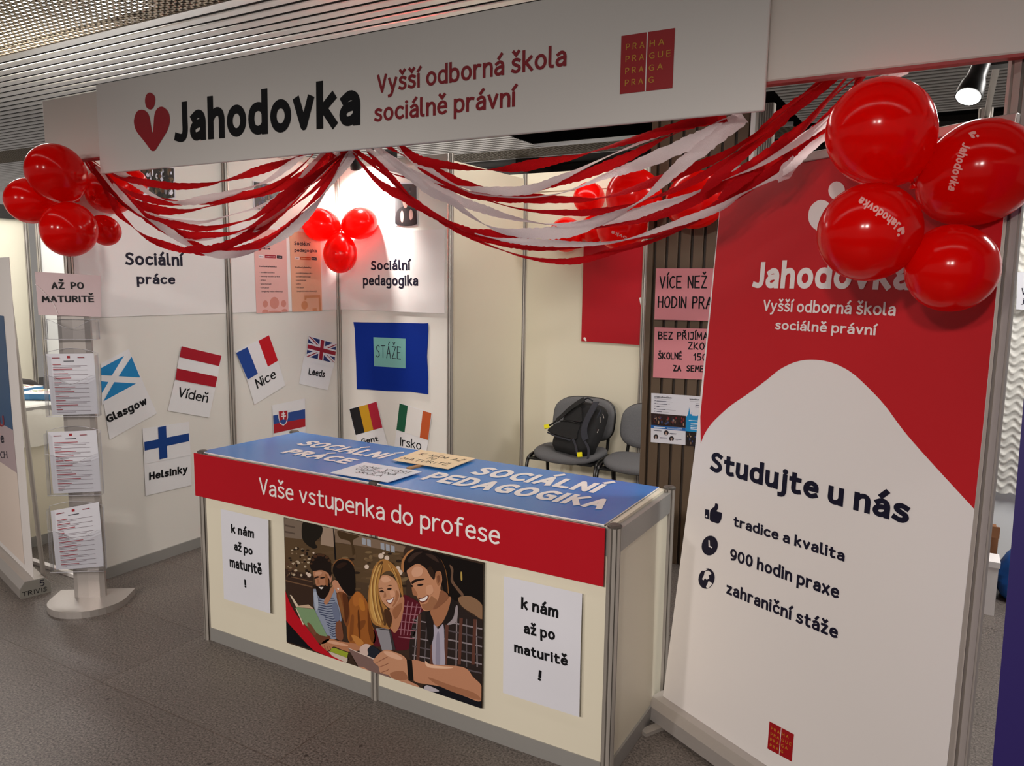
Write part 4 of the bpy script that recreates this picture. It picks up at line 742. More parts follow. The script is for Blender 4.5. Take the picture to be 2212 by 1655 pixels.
# paper notices on the counter front
def knam(q, lines, label):
    Q = FN.uvs(q); o = thing('paper_notice', FN.pt(*Q[3]), label, 'notice'); hf = lambda x, y: 0.002+0.010*math.sin(x*PI*0.9)*math.sin(y*PI)**2*x+0.003*x*y
    MB().bent(FN, Q, hf, M_paper, 16, 16).build('sheet', o)
    xa_, xb_, yt_, yb_ = Q[0][0], Q[1][0], max(Q[0][1], Q[1][1]), min(Q[2][1], Q[3][1])
    hs_ = lambda a, b: hf(min(max((a-xa_)/(xb_-xa_), 0), 1), min(max((yt_-b)/(yt_-yb_), 0), 1))
    for s, p0, p1, ph in lines: MB().tpx(FN, s, p0, p1, ph, M_ink, 0.026, 0.0016, 0, hs_).build('lettering', o)
zk = lambda *p: [(400+x*600/2207, 1050+y*600/2207) for x, y in p]
knam(zk((285, 180), (665, 268), (685, 1010), (312, 895)), [('k nám', *zk((372, 370), (556, 412), (372, 302))), ('až po', *zk((398, 505), (550, 546), (398, 440))), ('maturitě', *zk((362, 640), (624, 702), (362, 560))), ('!', *zk((482, 802), (496, 806), (484, 738)))], 'white paper reading k nám až po maturitě at the counter front’s left end')
zk2 = lambda *p: [(900+x*600/1641, 1050+y*600/1641) for x, y in p]
knam(zk2((518, 532), (980, 635), (965, 1362), (512, 1220)), [('k nám', *zk2((620, 722), (842, 778), (622, 655))), ('až po', *zk2((638, 866), (826, 906), (640, 803))), ('maturitě', *zk2((580, 978), (900, 1058), (580, 918))), ('!', *zk2((722, 1143), (740, 1150), (726, 1080)))], 'white paper reading k nám až po maturitě at the counter front’s right end')
# blue boards on the top
Q = FT.uvs([(433, 975), (645, 933), (1424, 1052), (1305, 1133)])
o = thing('top_board', FT.pt(2.05, -1.8, -0.005), 'glossy blue board lettered SOCIÁLNÍ PRÁCE and SOCIÁLNÍ PEDAGOGIKA lying on the counter', 'board')
xl = (Q[0][0]+Q[1][0])/2
MB().prism(FT, [Q[0], Q[1], Q[2], Q[3]], -0.005, 0.0, M_blue, M_board).build('board', o)
zt = Z(640, 920, 400/2212)
t = MB()
def topt(s, p0, p1, ptop):
    a, b, c = FT.uv(*p0), FT.uv(*p1), FT.uv(*ptop); e = (Vector(b)-Vector(a)).normalized(); f = Vector((-e.y, e.x)); d = Vector(c)-Vector(a)
    MB().text(FT, s, a, b, abs(d.dot(f)), M_white_ink, 0.03, 0.0014).build('lettering', o)
topt('SOCIÁLNÍ', (637, 961), (820, 992), (655, 949)); topt('PRÁCE', (604, 979), (745, 1003), (622, 968))
topt('SOCIÁLNÍ', (1012, 1024), (1283, 1066), (1036, 1007)); topt('PEDAGOGIKA', (905, 1036), (1297, 1102), (930, 1018))
# placards lying on the top
def placard(q, mname, col, lines, label, stick, tilt=0.0):
    Fq = Fr((0, 0, 0.897), (1, 0, 0), (0, 1, 0)); Q = Fq.uvs(zt(*q)); o = thing('hand_placard', Fq.pt(*Q[3]), label, 'placard')
    MB().prism(Fq, Q, 0.0, 0.003, mat(mname, col, 0.5)).build('card', o)
    if stick:
        s = [Fq.uv(*p, -0.006) for p in zt(*stick)]; d = (Vector(s[1])-Vector(s[0])).normalized(); f = Vector((-d.y, d.x))*0.012
        MB().prism(Fq, [tuple(Vector(s[0])-f), tuple(Vector(s[1])-f), tuple(Vector(s[1])+f), tuple(Vector(s[0])+f)], -0.007, -0.0005, M_wood).build('stick', o)
    for s, p0, p1, ph in lines: MB().hand(Fq, s, *zt(p0, p1, ph), M_ink, 0.0034, 0.0036).build('handwriting', o)
placard([(1485, 292), (2140, 395), (1815, 520), (1150, 412)], 'card_cream', '#f3d8ac', [('K NÁM AŽ', (1462, 352), (1960, 436), (1500, 330)), ('PO', (1558, 402), (1640, 414), (1585, 382)), ('MATURITĚ', (1240, 405), (1790, 482), (1290, 385))], 'cream placard hand-lettered K NÁM AŽ PO MATURITĚ lying on the blue board', [(1340, 515), (1700, 420)])
placard([(820, 442), (1500, 552), (1095, 678), (412, 566)], 'card_white', '#dfe2ea', [('JSME VYŠŠÍ', (745, 500), (1300, 582), (785, 480)), ('ODBORNÁ', (700, 528), (1170, 604), (740, 508)), ('ŠKOLA', (705, 566), (1005, 616), (745, 547))], 'pale grey placard hand-lettered JSME VYŠŠÍ ODBORNÁ ŠKOLA near the counter’s front edge', [(860, 640), (1180, 560)])
# ================================================================== ROLL-UP BANNER
by, lean = 0.5, 0.05
bu = Vector((math.cos(by), -math.sin(by), 0)); bn = Vector((-math.sin(by), -math.cos(by), 0))
bup = Vector((0, 0, 1))*math.cos(lean)-bn*math.sin(lean)
FB = Fr(at('z', 0.09, 1432, 1504), bu, bup)
RB = thing('rollup_banner', FB.o+bu*0.5-Vector((0, 0, 0.09)), 'tall red and white roll-up banner lettered Studujte u nás beside the counter', 'banner')
tl, tr, ml, bl, br = FB.uv(1562, 380), FB.uv(2188, 266), FB.uv(1500, 980), FB.uv(1432, 1504), FB.uv(2056, 1600)
br = (br[0], 0.0); sheet = [tl, ml, bl, br, tr]
m = MB(); m.prism(FB, [bl, br, FB.uv(2126, 900), tr, tl, ml], -0.001, 0.0, M_white_ink); m.build('fabric', RB)
zr2 = lambda *p: [(1612+x*600/2207, 500+y*600/2207) for x, y in p]
zr3 = lambda *p: [(1412+x*800/1754, 900+y*800/1754) for x, y in p]
edge = [(1514, 958), (1522, 938), (1540, 912)]+zr2((-130, 1390), (0, 1300), (150, 1190), (270, 1095), (400, 1035), (530, 1019), (680, 1043), (820, 1110), (940, 1212), (1100, 1380), (1310, 1655))+[(2105, 1100)]
ev = catmull(FB.uvs(edge), 5)
m = MB(); m.poly(FB, [tl]+[FB.uv(1540, 620), FB.uv(1513, 900)]+ev+[FB.uv(2126, 900), tr], 0.0006, M_banred); m.build('red_print', RB)
lg = MB()
lg.poly(FB, FB.uvs(circle((1808, 412), 18, 20)), 0.0016, M_white_ink)
lg.poly(FB, catmull(FB.uvs([(1836, 520), (1800, 505), (1765, 498), (1748, 478), (1750, 450), (1768, 433), (1788, 436), (1800, 455), (1818, 480), (1822, 452), (1840, 435), (1862, 440), (1870, 462), (1862, 490)]), 4, True), 0.0016, M_white_ink); lg.build('heart_emblem', RB)
t = MB(); t.tpx(FB, 'Jahodovka', *zr2((60, 450), (1310, 467), (60, 245)), M_white_ink, 0.026, 0.0016)
t.build('name_lettering', RB); t = MB(); t.tpx(FB, 'Vyšší odborná škola', *zr2((135, 632), (1187, 672), (135, 543)), M_white_ink, 0.012, 0.0016); t.build('name_lettering', RB); t = MB(); t.tpx(FB, 'sociálně právní', *zr2((230, 778), (1030, 826), (232, 705)), M_white_ink, 0.012, 0.0016); t.build('name_lettering', RB)
t = MB(); t.tpx(FB, 'Studujte u nás', *zr3((268, 258), (1208, 512), (280, 165)), M_navy, 0.026, 0.0016)
t.build('slogan_lettering', RB); t = MB(); t.tpx(FB, 'tradice a kvalita', *zr3((378, 518), (905, 688), (380, 470)), M_navy, 0.022, 0.0016); t.build('slogan_lettering', RB); t = MB(); t.tpx(FB, '900 hodin praxe', *zr3((362, 678), (878, 865), (364, 622)), M_navy, 0.022, 0.0016); t.build('slogan_lettering', RB); t = MB(); t.tpx(FB, 'zahraniční stáže', *zr3((345, 838), (872, 1055), (347, 782)), M_navy, 0.022, 0.0016); t.build('slogan_lettering', RB)
ic = MB(); P3 = lambda pts, m_, h, sm=True: ic.poly(FB, catmull(FB.uvs(zr3(*pts)), 4, True) if sm else FB.uvs(zr3(*pts)), h, m_)
P3([(245, 438), (265, 442), (263, 487), (243, 480)], M_navy, 0.0016, False)
P3([(270, 445), (290, 425), (293, 412), (305, 415), (306, 435), (300, 448), (322, 455), (324, 468), (320, 490), (308, 506), (285, 500), (268, 490)], M_navy, 0.0016)
ic.poly(FB, FB.uvs(zr3(*circle((252, 472), 4, 5))), 0.002, M_white_ink); ic.build('thumb_icon', RB)
ic = MB(); ic.poly(FB, FB.uvs(zr3(*circle((267, 611), 38, 47, 24, .2))), 0.0016, M_navy); P3([(261, 585), (267, 586), (268, 612), (280, 618), (279, 624), (262, 616)], M_white_ink, 0.002, False); ic.build('clock_icon', RB)
ic = MB(); ic.poly(FB, FB.uvs(zr3(*circle((252, 767), 38, 49, 24, .2))), 0.0016, M_navy); P3([(245, 735), (262, 730), (275, 745), (262, 752), (265, 765), (252, 772), (245, 765), (238, 775), (232, 768), (240, 752)], M_white_ink, 0.002); P3([(262, 780), (278, 790), (272, 802), (258, 812), (250, 805), (256, 794)], M_white_ink, 0.002); P3([(228, 728), (242, 720), (258, 722), (244, 730)], M_white_ink, 0.002); ic.build('globe_icon', RB)
emblem(FB, zr3((550, 1443), (666, 1505), (655, 1634), (540, 1572)), RB, 0.0016)
m = MB(); d0, d1 = FB.pt(tl[0]-.005, tl[1], 0), FB.pt(tr[0]+.01, tr[1], 0)
tb = Fr(d0, d1-d0, bup); m.boxf(tb, 0, -0.004, -0.014, (d1-d0).length, 0.024, 0.006, M_steel); m.build('top_bar', RB, bevel=0.003)
m = MB(); b0_, b1_ = FB.pt(-0.03, 0, 0), FB.pt(br[0]+0.02, 0, 0); fb_ = Fr(Vector((b0_.x, b0_.y, 0)), (b1_-b0_)*1.0, (0, 0, 1)); Lb = (b1_-b0_).length
prof = [(-0.11, 0.012), (-0.11, 0.05), (-0.085, 0.085), (-0.02, 0.092), (0.03, 0.085), (0.055, 0.06), (0.06, 0.012)]
vs = [fb_.pt(0, z_, d_) for d_, z_ in prof]+[fb_.pt(Lb, z_, d_) for d_, z_ in prof]; n = len(prof)
m.add(vs, [(i, (i+1) % n, n+(i+1) % n, n+i) for i in range(n)]+[tuple(range(n-1, -1, -1)), tuple(range(n, 2*n))], M_steel); m.build('base', RB)
for s_ in (0.06, Lb-0.1):
    MB().boxf(fb_, s_, 0.0, -0.2, s_+0.035, 0.014, 0.14, M_alu).build('foot', RB)
MB().tube([FB.pt(0.5, 0.0, -0.03), FB.pt(0.52, 1.93, -0.02)], 0.012, M_alu).build('support_pole', RB)

# ================================================================== POSTERS ON PILLAR AND CREAM WALL
def handcard(fr, q, mname, col, lines, label, h=0.001, wd=0.008):
    Q = fr.uvs(q); o = thing('card_notice', fr.pt(*Q[3], h), label, 'notice')
    MB().prism(fr, Q, h, h+0.002, mat(mname, col, 0.6, noise=0.03, nscale=14)).build('card', o)
    for s, p0, p1, ph in lines: MB().hand(fr, s, p0, p1, ph, M_ink, wd, h+0.0026).build('handwriting', o)
    return o
FKh = Fr((0, -0.014, 0), (1, 0, 0), (0, 0, 1))
z8 = lambda *p: [(1050+x*600/2207, 300+y*600/2207) for x, y in p]
zA = lambda *p: [(1080+x*600/2207, 700+y*600/2207) for x, y in p]
handcard(FKh, z8((1352, 1030), (2000, 1030), (1990, 1452), (1338, 1436)), 'pink_card', '#dc8a92', [('VÍCE NEŽ 900', *z8((1383, 1185), (1958, 1182), (1383, 1095))), ('HODIN PRAXE', *z8((1370, 1338), (1900, 1352), (1370, 1252)))], 'pink card hand-lettered VÍCE NEŽ 900 HODIN PRAXE, uppermost on the brown pillar')
handcard(FKh, zA((1230, 25), (1850, 45), (1838, 452), (1217, 425)), 'pink_card', '#dc8a92', [('BEZ PŘIJÍMACÍCH', *zA((1262, 118), (1800, 128), (1262, 65))), ('ZKOUŠEK', *zA((1500, 198), (1800, 208), (1500, 148))), ('ŠKOLNÉ', *zA((1262, 275), (1445, 278), (1262, 228))), ('1500', *zA((1542, 288), (1690, 292), (1542, 235))), ('ZA', *zA((1382, 372), (1438, 373), (1382, 330))), ('SEMESTR', *zA((1486, 374), (1730, 384), (1486, 330)))], 'pink card hand-lettered with ŠKOLNÉ 1500 ZA SEMESTR, below the other pink card on the pillar', wd=0.007)
zL = lambda *p: [(1395+x*145/1846, 840+y*130/1655) for x, y in p]
Q = FKh.uvs(zL((155, 115), (1850, 228), (1830, 1610), (140, 1465))); o = thing('school_leaflet', FKh.pt(*Q[3], 0.001), 'printed school leaflet with blue blocks and small photos, lowest on the brown pillar', 'leaflet')
MB().prism(FKh, Q, 0.001, 0.002, M_paper).build('sheet', o)
PL2 = lambda mb, c, pts, h=0.0026: mb.poly(FKh, FKh.uvs(zL(*pts)), h, flat(c))
m = MB(); PL2(m, '#1b8ecb', [(1105, 755), (1570, 775), (1830, 790), (1830, 1230), (1095, 1165)]); PL2(m, '#1b8ecb', [(1130, 757), (1165, 700), (1185, 600), (1200, 495), (1212, 600), (1225, 690), (1260, 700), (1258, 640), (1272, 640), (1275, 735), (1400, 745), (1480, 720), (1530, 735), (1600, 760), (1830, 760), (1830, 795)], 0.0027); PL2(m, '#1f63ae', [(148, 992), (1095, 1075), (1095, 1165), (145, 1072)])
m.build('blue_print', o)
m = MB(); rng = random.Random(11)
PL2(m, '#2c1a18', [(150, 665), (1110, 745), (1098, 1072), (148, 992)]); PL2(m, '#231c1e', [(1098, 1165), (1830, 1235), (1830, 1610), (1095, 1560)])
for k in range(70):
    x, y = rng.uniform(.03, .97), rng.uniform(.15, .92); P = lerpq([(150, 665), (1110, 745), (1098, 1072), (148, 992)], x, y); PL2(m, rng.choice(['#5a2220', '#b08a70', '#22222c', '#40507c', '#7a5a48', '#161214', '#8c2a30', '#3a2a2a']), circle(P, rng.uniform(14, 30), rng.uniform(25, 55), 8), 0.003+0.00002*k) if .05 < x < .95 and .2 < y < .8 else None
for k in range(40):
    x, y = rng.uniform(.06, .9), rng.uniform(.2, .85); P = lerpq([(1098, 1165), (1830, 1235), (1830, 1610), (1095, 1560)], x, y); PL2(m, rng.choice(['#15131a', '#a88468', '#3c4a80', '#8a6a54', '#1a1418', '#c0a890']), circle(P, rng.uniform(10, 22), rng.uniform(18, 40), 8), 0.003+0.00002*k)
for (x, y, r_) in [(565, 1210, 68), (283, 1318, 66), (712, 1370, 68)]:
    PL2(m, '#2a2226', circle((x, y), r_, r_*1.02, 16), 0.0028); PL2(m, '#a88a7c', circle((x, y+4), r_*.36, r_*.48, 10), 0.0032); PL2(m, '#d8d0d0', [(x-r_*.4, y+r_*.85), (x-r_*.2, y+r_*.55), (x+r_*.2, y+r_*.55), (x+r_*.4, y+r_*.85)], 0.0031)
m.build('photos', o)
t = MB(); T = lambda s, x0, y0, x1, y1, c=42, mm=M_navy, b=.02: t.tpx(FKh, s, *zL((x0, y0), (x1, y1), (x0, y0-c)), mm, b, 0.003)
T('Střední odborná škola', 240, 235, 712, 270); T('Gymnázium', 1205, 300, 1475, 320); 
g_ = flat('#9a98a0'); 
for (x0, y0, x1, dk) in [(300, 325, 575, 1), (300, 400, 600, 1), (300, 475, 380, 1), (300, 548, 545, 1), (300, 615, 445, 1), (590, 350, 750, 0), (620, 425, 665, 0), (385, 480, 690, 0), (550, 570, 830, 0), (455, 630, 635, 0), (240, 262, 700, 0), (1215, 335, 1555, 0), (1380, 395, 1610, 0), (660, 1215, 850, 1), (385, 1330, 590, 1), (815, 1375, 985, 1), (700, 1245, 835, 0), (385, 1360, 545, 0), (820, 1405, 885, 0), (220, 1135, 435, 1), (1370, 440, 1580, 1), (1365, 490, 1610, 1)]:
    hh = 16 if dk else 7; sl = 0.075; PL2(t, '#3a3850' if dk else '#9a98a0', [(x0, y0), (x1, y0+(x1-x0)*sl), (x1, y0+(x1-x0)*sl+hh), (x0, y0+hh)], 0.003)
for (x0, y0, x1, hh) in [(225, 1035, 540, 26), (590, 1065, 1000, 9), (590, 1090, 1010, 7), (1185, 855, 1560, 20), (1240, 930, 1490, 18), (1240, 965, 1450, 10), (1235, 1005, 1495, 18), (1235, 1050, 1490, 18), (1235, 1092, 1495, 18)]:
    PL2(t, '#dfeaf4', [(x0, y0), (x1, y0+(x1-x0)*.075), (x1, y0+(x1-x0)*.075+hh), (x0, y0+hh)], 0.003)
for (x, y) in [(260, 325), (260, 398), (258, 470), (256, 545), (256, 615)]: PL2(t, '#5a5870', circle((x, y), 14, 15, 8), 0.003)
t.build('lettering', o)
# red poster on the cream wall
FCw = Fr((0, 1.03, 0), (1, 0, 0), (0, 0, 1)); Q = FCw.uvs([(1262, 520), (1470, 520), (1465, 752), (1256, 737)]); 
Q = [(Q[3][0], Q[0][1]-.03), (Q[3][0]+0.84, Q[0][1]-.03), (Q[3][0]+0.84, Q[3][1]-.01), (Q[3][0], Q[3][1])]
o = thing('wall_poster', FCw.pt(*Q[3]), 'plain red poster on the cream recess wall, cut off by the pillar', 'poster'); MB().prism(FCw, Q, 0.0, 0.004, M_signred, M_paper).build('sheet', o)
t = MB(); t.tpx(FCw, 'www', *z8((1218, 1328), (1420, 1332), (1218, 1240)), M_white_ink, 0.03, 0.0046)
t.poly(FCw, catmull(FCw.uvs(z8((775, 1582), (790, 1578), (800, 1600), (795, 1608), (780, 1598))), 4, True), 0.0046, M_white_ink); t.build('lettering', o)

# ================================================================== CHAIRS, BACKPACK
def make_chair(x, y, rz, label, group):
    t = thing('visitor_chair', (x, y, 0), label, 'chair', group); Mx = Matrix.Translation((x, y, 0)) @ Matrix.Rotation(rz, 4, 'Z')
    W = lambda a, b, c: Mx @ Vector((a, b, c))
    # front is -y
    def padded(nx, outline, thick, place, mname):
        mb = MB(); n = len(outline); rings = [(0, 0.0), (0.92, thick*0.0), (1.0, thick*0.25), (1.0, thick*0.6), (0.94, thick*0.9), (0.75, thick), (0.4, thick*1.05), (0.0, thick*1.07)]
        vs = []
        for s_, hh in rings[1:-1]:
            for a, b in outline: vs.append(place(a*s_, b*s_, hh))
        R_ = len(rings)-2; fs = [(i*n+k, i*n+(k+1) % n, (i+1)*n+(k+1) % n, (i+1)*n+k) for i in range(R_-1) for k in range(n)]
        vs.append(place(0, 0, 0)); vs.append(place(0, 0, thick*1.07)); c0, c1 = len(vs)-2, len(vs)-1
        fs += [(c0, (k+1) % n, k) for k in range(n)]+[(c1, (R_-1)*n+k, (R_-1)*n+(k+1) % n) for k in range(n)]
        mb.add(vs, fs, M_fabric, True); return mb
    sup = lambda hw, hd, p, n=36: [(hw*math.copysign(abs(math.cos(2*PI*k/n))**(2/p), math.cos(2*PI*k/n)), hd*math.copysign(abs(math.sin(2*PI*k/n))**(2/p), math.sin(2*PI*k/n))) for k in range(n)]
    padded(0, sup(0.252, 0.215, 3.0), 0.055, lambda a, b, c: W(a, b, 0.425+c+0.012*(a/0.245)**2-0.02*max(0, -b/0.22)**3), 's').build('seat', t)
    tb = math.radians(12)
    padded(0, sup(0.24, 0.162, 3.2), 0.045, lambda a, b, c: W(a, 0.235+0.045-c+b*math.sin(tb)+0.03*(-(a/0.235)**2), 0.660+b*math.cos(tb)), 'b').build('backrest', t)
    m = MB()
    pb = padded(0, sup(0.243, 0.165, 3.2), 0.016, lambda a, b, c: W(a, 0.284+c+b*math.sin(tb)+0.03*(-(a/0.235)**2), 0.660+b*math.cos(tb)), 'b'); pb.mats = [M_black]; pb.build('back_shell', t)
    MB().add([W(*p) for p in [(-.235, -.2, .418), (.235, -.2, .418), (.235, .2, .418), (-.235, .2, .418), (-.235, -.2, .428), (.235, -.2, .428), (.235, .2, .428), (-.235, .2, .428)]], [(3,2,1,0),(4,5,6,7),(0,1,5,4),(1,2,6,5),(2,3,7,6),(3,0,4,7)], M_black).build('seat_pan', t)
    for s_ in (-1, 1):
        arc = catmull([(s_*.272, -.235, 0), (s_*.262, -.205, .25), (s_*.258, -.18, .40), (s_*.256, -.12, .437), (s_*.256, .0, .44), (s_*.256, .10, .437), (s_*.258, .155, .40), (s_*.262, .19, .25), (s_*.272, .25, 0)], 5)
        k = len(arc)//2
        MB().tube([W(*p) for p in arc[:k+1]], 0.0125, M_tube, 10).build('leg', t); MB().tube([W(*p) for p in arc[k:]], 0.0125, M_tube, 10).build('leg', t)
        MB().tube([W(s_*.19, .05, .415), W(s_*.19, .20, .415), W(s_*.19, .245, .46), W(s_*.185, .285, .60), W(s_*.185, .30, .68)], 0.012, M_tube, 8).build('back_support', t)
    MB().tube([W(-.258, .02, .418), W(.258, .02, .418)], 0.010, M_tube, 8).tube([W(-.258, -.12, .418), W(.258, -.12, .418)], 0.010, M_tube, 8).build('cross_bar', t)
    return t
make_chair(1.655, 0.58, 0.05, 'grey fabric visitor chair carrying the black backpack', 'grey chairs in the recess')
make_chair(2.205, 0.56, 0.05, 'empty grey fabric visitor chair half hidden behind the brown pillar', 'grey chairs in the recess')

bp_a = 0.32; bU = Vector((math.cos(bp_a), -math.sin(bp_a), 0)); bF = Vector((-math.sin(bp_a), -math.cos(bp_a), 0)); bl_ = 0.62
bV = Vector((0, 0, 1))*math.cos(bl_)-bF*math.sin(bl_); bN = bU.cross(bV)
# bag frame: origin at bottom centre of the front face
bo = Vector((1.675, 0.40, 0.51))
BK = Fr(bo, bU, bV); BPK = thing('backpack', (1.685, 0.45, 0.49), 'black backpack with yellow strap tags lying on the grey chair', 'backpack')
m = MB(); rings = []; nn = 32; vs = []; NZ = 14
for j in range(NZ+1):
    v = j/NZ; hgt = 0.40*v
    sc_ = min(1, 0.72+0.45*math.sin(min(v, .5)*PI)) * (1-0.30*max(0, v-.5)**1.2*1.6) * (0.86 if j in (0, NZ) else 1)
    for k in range(nn):
        a = 2*PI*k/nn; ca, sa = math.cos(a), math.sin(a)
        X = 0.175*sc_*math.copysign(abs(ca)**.5, ca); Y = 0.088*(1-0.25*v)*math.copysign(abs(sa)**.6, sa)*(0.8 if j in (0, NZ) else 1)
        wr = 0.004*math.sin(9*v+3*a)+0.003*math.sin(17*v-5*a)
        vs.append(BK.pt(X, hgt, Y-0.085+wr))
fs = [(j*nn+k, j*nn+(k+1) % nn, (j+1)*nn+(k+1) % nn, (j+1)*nn+k) for j in range(NZ) for k in range(nn)]+[tuple(range(nn-1, -1, -1)), tuple(range(NZ*nn, (NZ+1)*nn))]
m.add(vs, fs, M_bag, True); m.build('body', BPK)
zb = lambda *p: [(1130+x*270/2212, 840+y*200/1639) for x, y in p]
def bagp(p, h): return BK.pt(*BK.uv(*p, h), h)
def strap(pts, width, m_, name, h=0.012):
    c = catmull([bagp(p[:2], p[2] if len(p) > 2 else h) for p in pts], 5); mb = MB(); vs = []; N = len(c); th = 0.004
    for i, p in enumerate(c):
        p = Vector(p); t_ = (Vector(c[min(i+1, N-1)])-Vector(c[max(i-1, 0)])).normalized(); sd = t_.cross(BK.n).normalized(); wd_ = width if not isinstance(width, list) else width[0]+(width[1]-width[0])*i/(N-1)
        for a, b in ((-1, -1), (1, -1), (1, 1), (-1, 1)): vs.append(p+sd*a*wd_/2+BK.n*b*th)
    fs = [(i*4+k, i*4+(k+1) % 4, (i+1)*4+(k+1) % 4, (i+1)*4+k) for i in range(N-1) for k in range(4)]+[(3, 2, 1, 0), tuple((N-1)*4+k for k in range(4))]
    mb.add(vs, fs, m_); return mb.build(name, BPK, bevel=0.002)
pad = catmull([BK.uv(*q, .0) for q in zb((440, 750), (560, 640), (700, 585), (860, 590), (1010, 635), (970, 780), (950, 890), (850, 890), (650, 830))], 4, True)
MB().prism(BK, pad, -0.03, 0.006, M_bag).build('back_pad', BPK, bevel=0.004)
pad = catmull([BK.uv(*q, .0) for q in zb((760, 470), (900, 350), (1020, 330), (1040, 480), (1030, 590), (880, 570), (720, 540))], 4, True)
MB().prism(BK, pad, -0.03, 0.004, M_bag).build('back_pad', BPK, bevel=0.004)
MB().tube(catmull([tuple(bagp(p, h)) for p, h in ((zb((1090, 190))[0], 0.0), (zb((1150, 165))[0], .012), (zb((1230, 215))[0], 0.0))], 6), 0.006, M_strap, 8).build('top_handle', BPK)
zs = lambda *p: [zb((x, y))[0]+(h,) for x, y, h in p]
strap(zs((1290, 235, .012), (1240, 340, .025), (1170, 470, .03), (1110, 600, .03), (1080, 720, .03), (1085, 830, .026), (1110, 910, .02)), [0.052, 0.046], M_strap, 'shoulder_strap')
strap(zs((1085, 185, .012), (960, 260, .018), (820, 360, .022), (700, 470, .018), (590, 560, .012)), [0.046, 0.03], M_bag, 'shoulder_strap')
strap(zs((590, 560, .01), (500, 630, .008), (420, 660, .008)), 0.012, M_bag, 'webbing')
strap(zs((1090, 930, .02), (1150, 1040, .02), (1160, 1140, .03), (1145, 1235, .035)), 0.016, M_strap, 'webbing')
strap(zs((880, 890, .012), (920, 980, .016), (945, 1080, .024), (960, 1160, .03)), 0.016, M_strap, 'webbing')
strap(zs((430, 770, .008), (600, 850, .010), (840, 915, .010)), 0.010, M_strap, 'bottom_piping', 0.008)
strap(zs((660, 570, .006), (820, 575, .008), (1000, 620, .008)), 0.008, M_bag, 'panel_seam', 0.006)
strap(zs((1380, 370, -.03), (1290, 540, -.03), (1180, 690, -.03)), 0.010, M_strap, 'zip', 0.006)
for (p, q, r_, s2) in [(((958, 1130), (1040, 1122), (1045, 1205), (968, 1212)), .034, 0, 0), (((370, 645), (455, 628), (465, 690), (382, 712)), .012, 0, 0)]:
    uv = [BK.uv(*z_, q) for z_ in zb(*p)]; MB().prism(BK, uv, q-.003, q+.004, M_tag).build('yellow_tag', BPK)
for p in [((1360, 500), (1362, 600)), ((1410, 450), (1430, 520)), ((1335, 720), (1310, 780))]:
    a, b = zb(*p); MB().tube([bagp(a, -.02), bagp(b, -.02)], 0.0022, M_alu, 6).build('zip_pull', BPK)

# ================================================================== BROCHURE STAND
sb = Vector((0.235, -2.13, 0)); sa = math.radians(36); su = Vector((math.cos(sa), math.sin(sa), 0))
FD = Fr(sb, su, (0, 0, 1)); BS = thing('brochure_stand', sb, 'silver floor stand with clear leaflet holders in front of the left wall', 'stand')
def fdx(px, py, h=0.0): return FD.uv(px, py, h)
m = MB(); ol = [(-0.19, -0.09)]+[(-0.19+0.38*k/14, 0) for k in range(0)]
hw = 0.185; ol = [(-hw, 0.10), (-hw, -0.02)]+[(-hw*math.cos(k/16*PI), -0.02-0.17*math.sin(k/16*PI)) for k in range(1, 16)]+[(hw, -0.02), (hw, 0.10)]
FG = Fr(sb, su, Vector((-su.y, su.x, 0)))
m.prism(FG, ol, 0.0, 0.034, M_steel); m.build('base', BS, bevel=0.004)
ptop = fdx(180, 600)[1]
m = MB(); hwc = 0.075
prof = [(-hwc, 0.0), (-hwc*.7, 0.010), (0, 0.014), (hwc*.7, 0.010), (hwc, 0.0), (hwc, -0.02), (-hwc, -0.02)]; vs = [FD.pt(a, 0.034, h) for a, h in prof]+[FD.pt(a, ptop, h) for a, h in prof]; n = 7
m.add(vs, [(i, (i+1) % n, n+(i+1) % n, n+i) for i in range(n)]+[tuple(range(n-1, -1, -1)), tuple(range(n, 2*n))], M_steel); m.build('column', BS)
def holder(q_top, q_bot, xl_, xr_, h0, arch=True):
    # q_top/q_bot image y of the pocket, xl/xr image x
    a0 = fdx(xl_, q_bot, h0)[0]; a1 = fdx(xr_, q_bot, h0)[0]; z0 = fdx((xl_+xr_)/2, q_bot, h0)[1]; z1_ = fdx((xl_+xr_)/2, q_top, h0)[1]
    w_ = a1-a0; cxx = (a0+a1)/2; mb = MB(); th = 0.003; N = 12
    back = [(a0, z0), (a1, z0)]+[(a1-w_*k/N, z1_+(0.022*math.sin(k/N*PI) if arch else 0)) for k in range(N+1)]
    mb.prism(FD, back, h0, h0+th, M_acr)
    zf_ = z0+(z1_-z0)*0.5; front = [(a0, z0), (a1, z0)]+[(a1-w_*k/N, zf_+0.05-0.045*math.sin(k/N*PI)**2) for k in range(N+1)]
    mb.prism(FD, front, h0+0.034, h0+0.036, M_acr); mb.boxf(FD, a0, z0, h0, a0+0.002, z1_-0.01, h0+0.036, M_acr); mb.boxf(FD, a1-0.002, z0, h0, a1, z1_-0.01, h0+0.036, M_acr); mb.boxf(FD, a0, z0-0.003, h0, a1, z0, h0+0.036, M_acr)
    o = mb.build('clear_holder', BS)
    e = MB(); pts = [FD.pt(a, b, h0+0.0015) for a, b in back[1:]]+[FD.pt(a0, z0, h0+0.0015)]
    e.tube(pts, 0.0014, M_acredge, 5); e.tube([FD.pt(a, b, h0+0.035) for a, b in front[2:]], 0.0010, M_acredge, 5); e.tube([FD.pt(a0, z0, h0+0.036), FD.pt(a1, z0, h0+0.036)], 0.0014, M_acredge, 5); e.build('rim', o)
    return a0, a1, z0, z1_
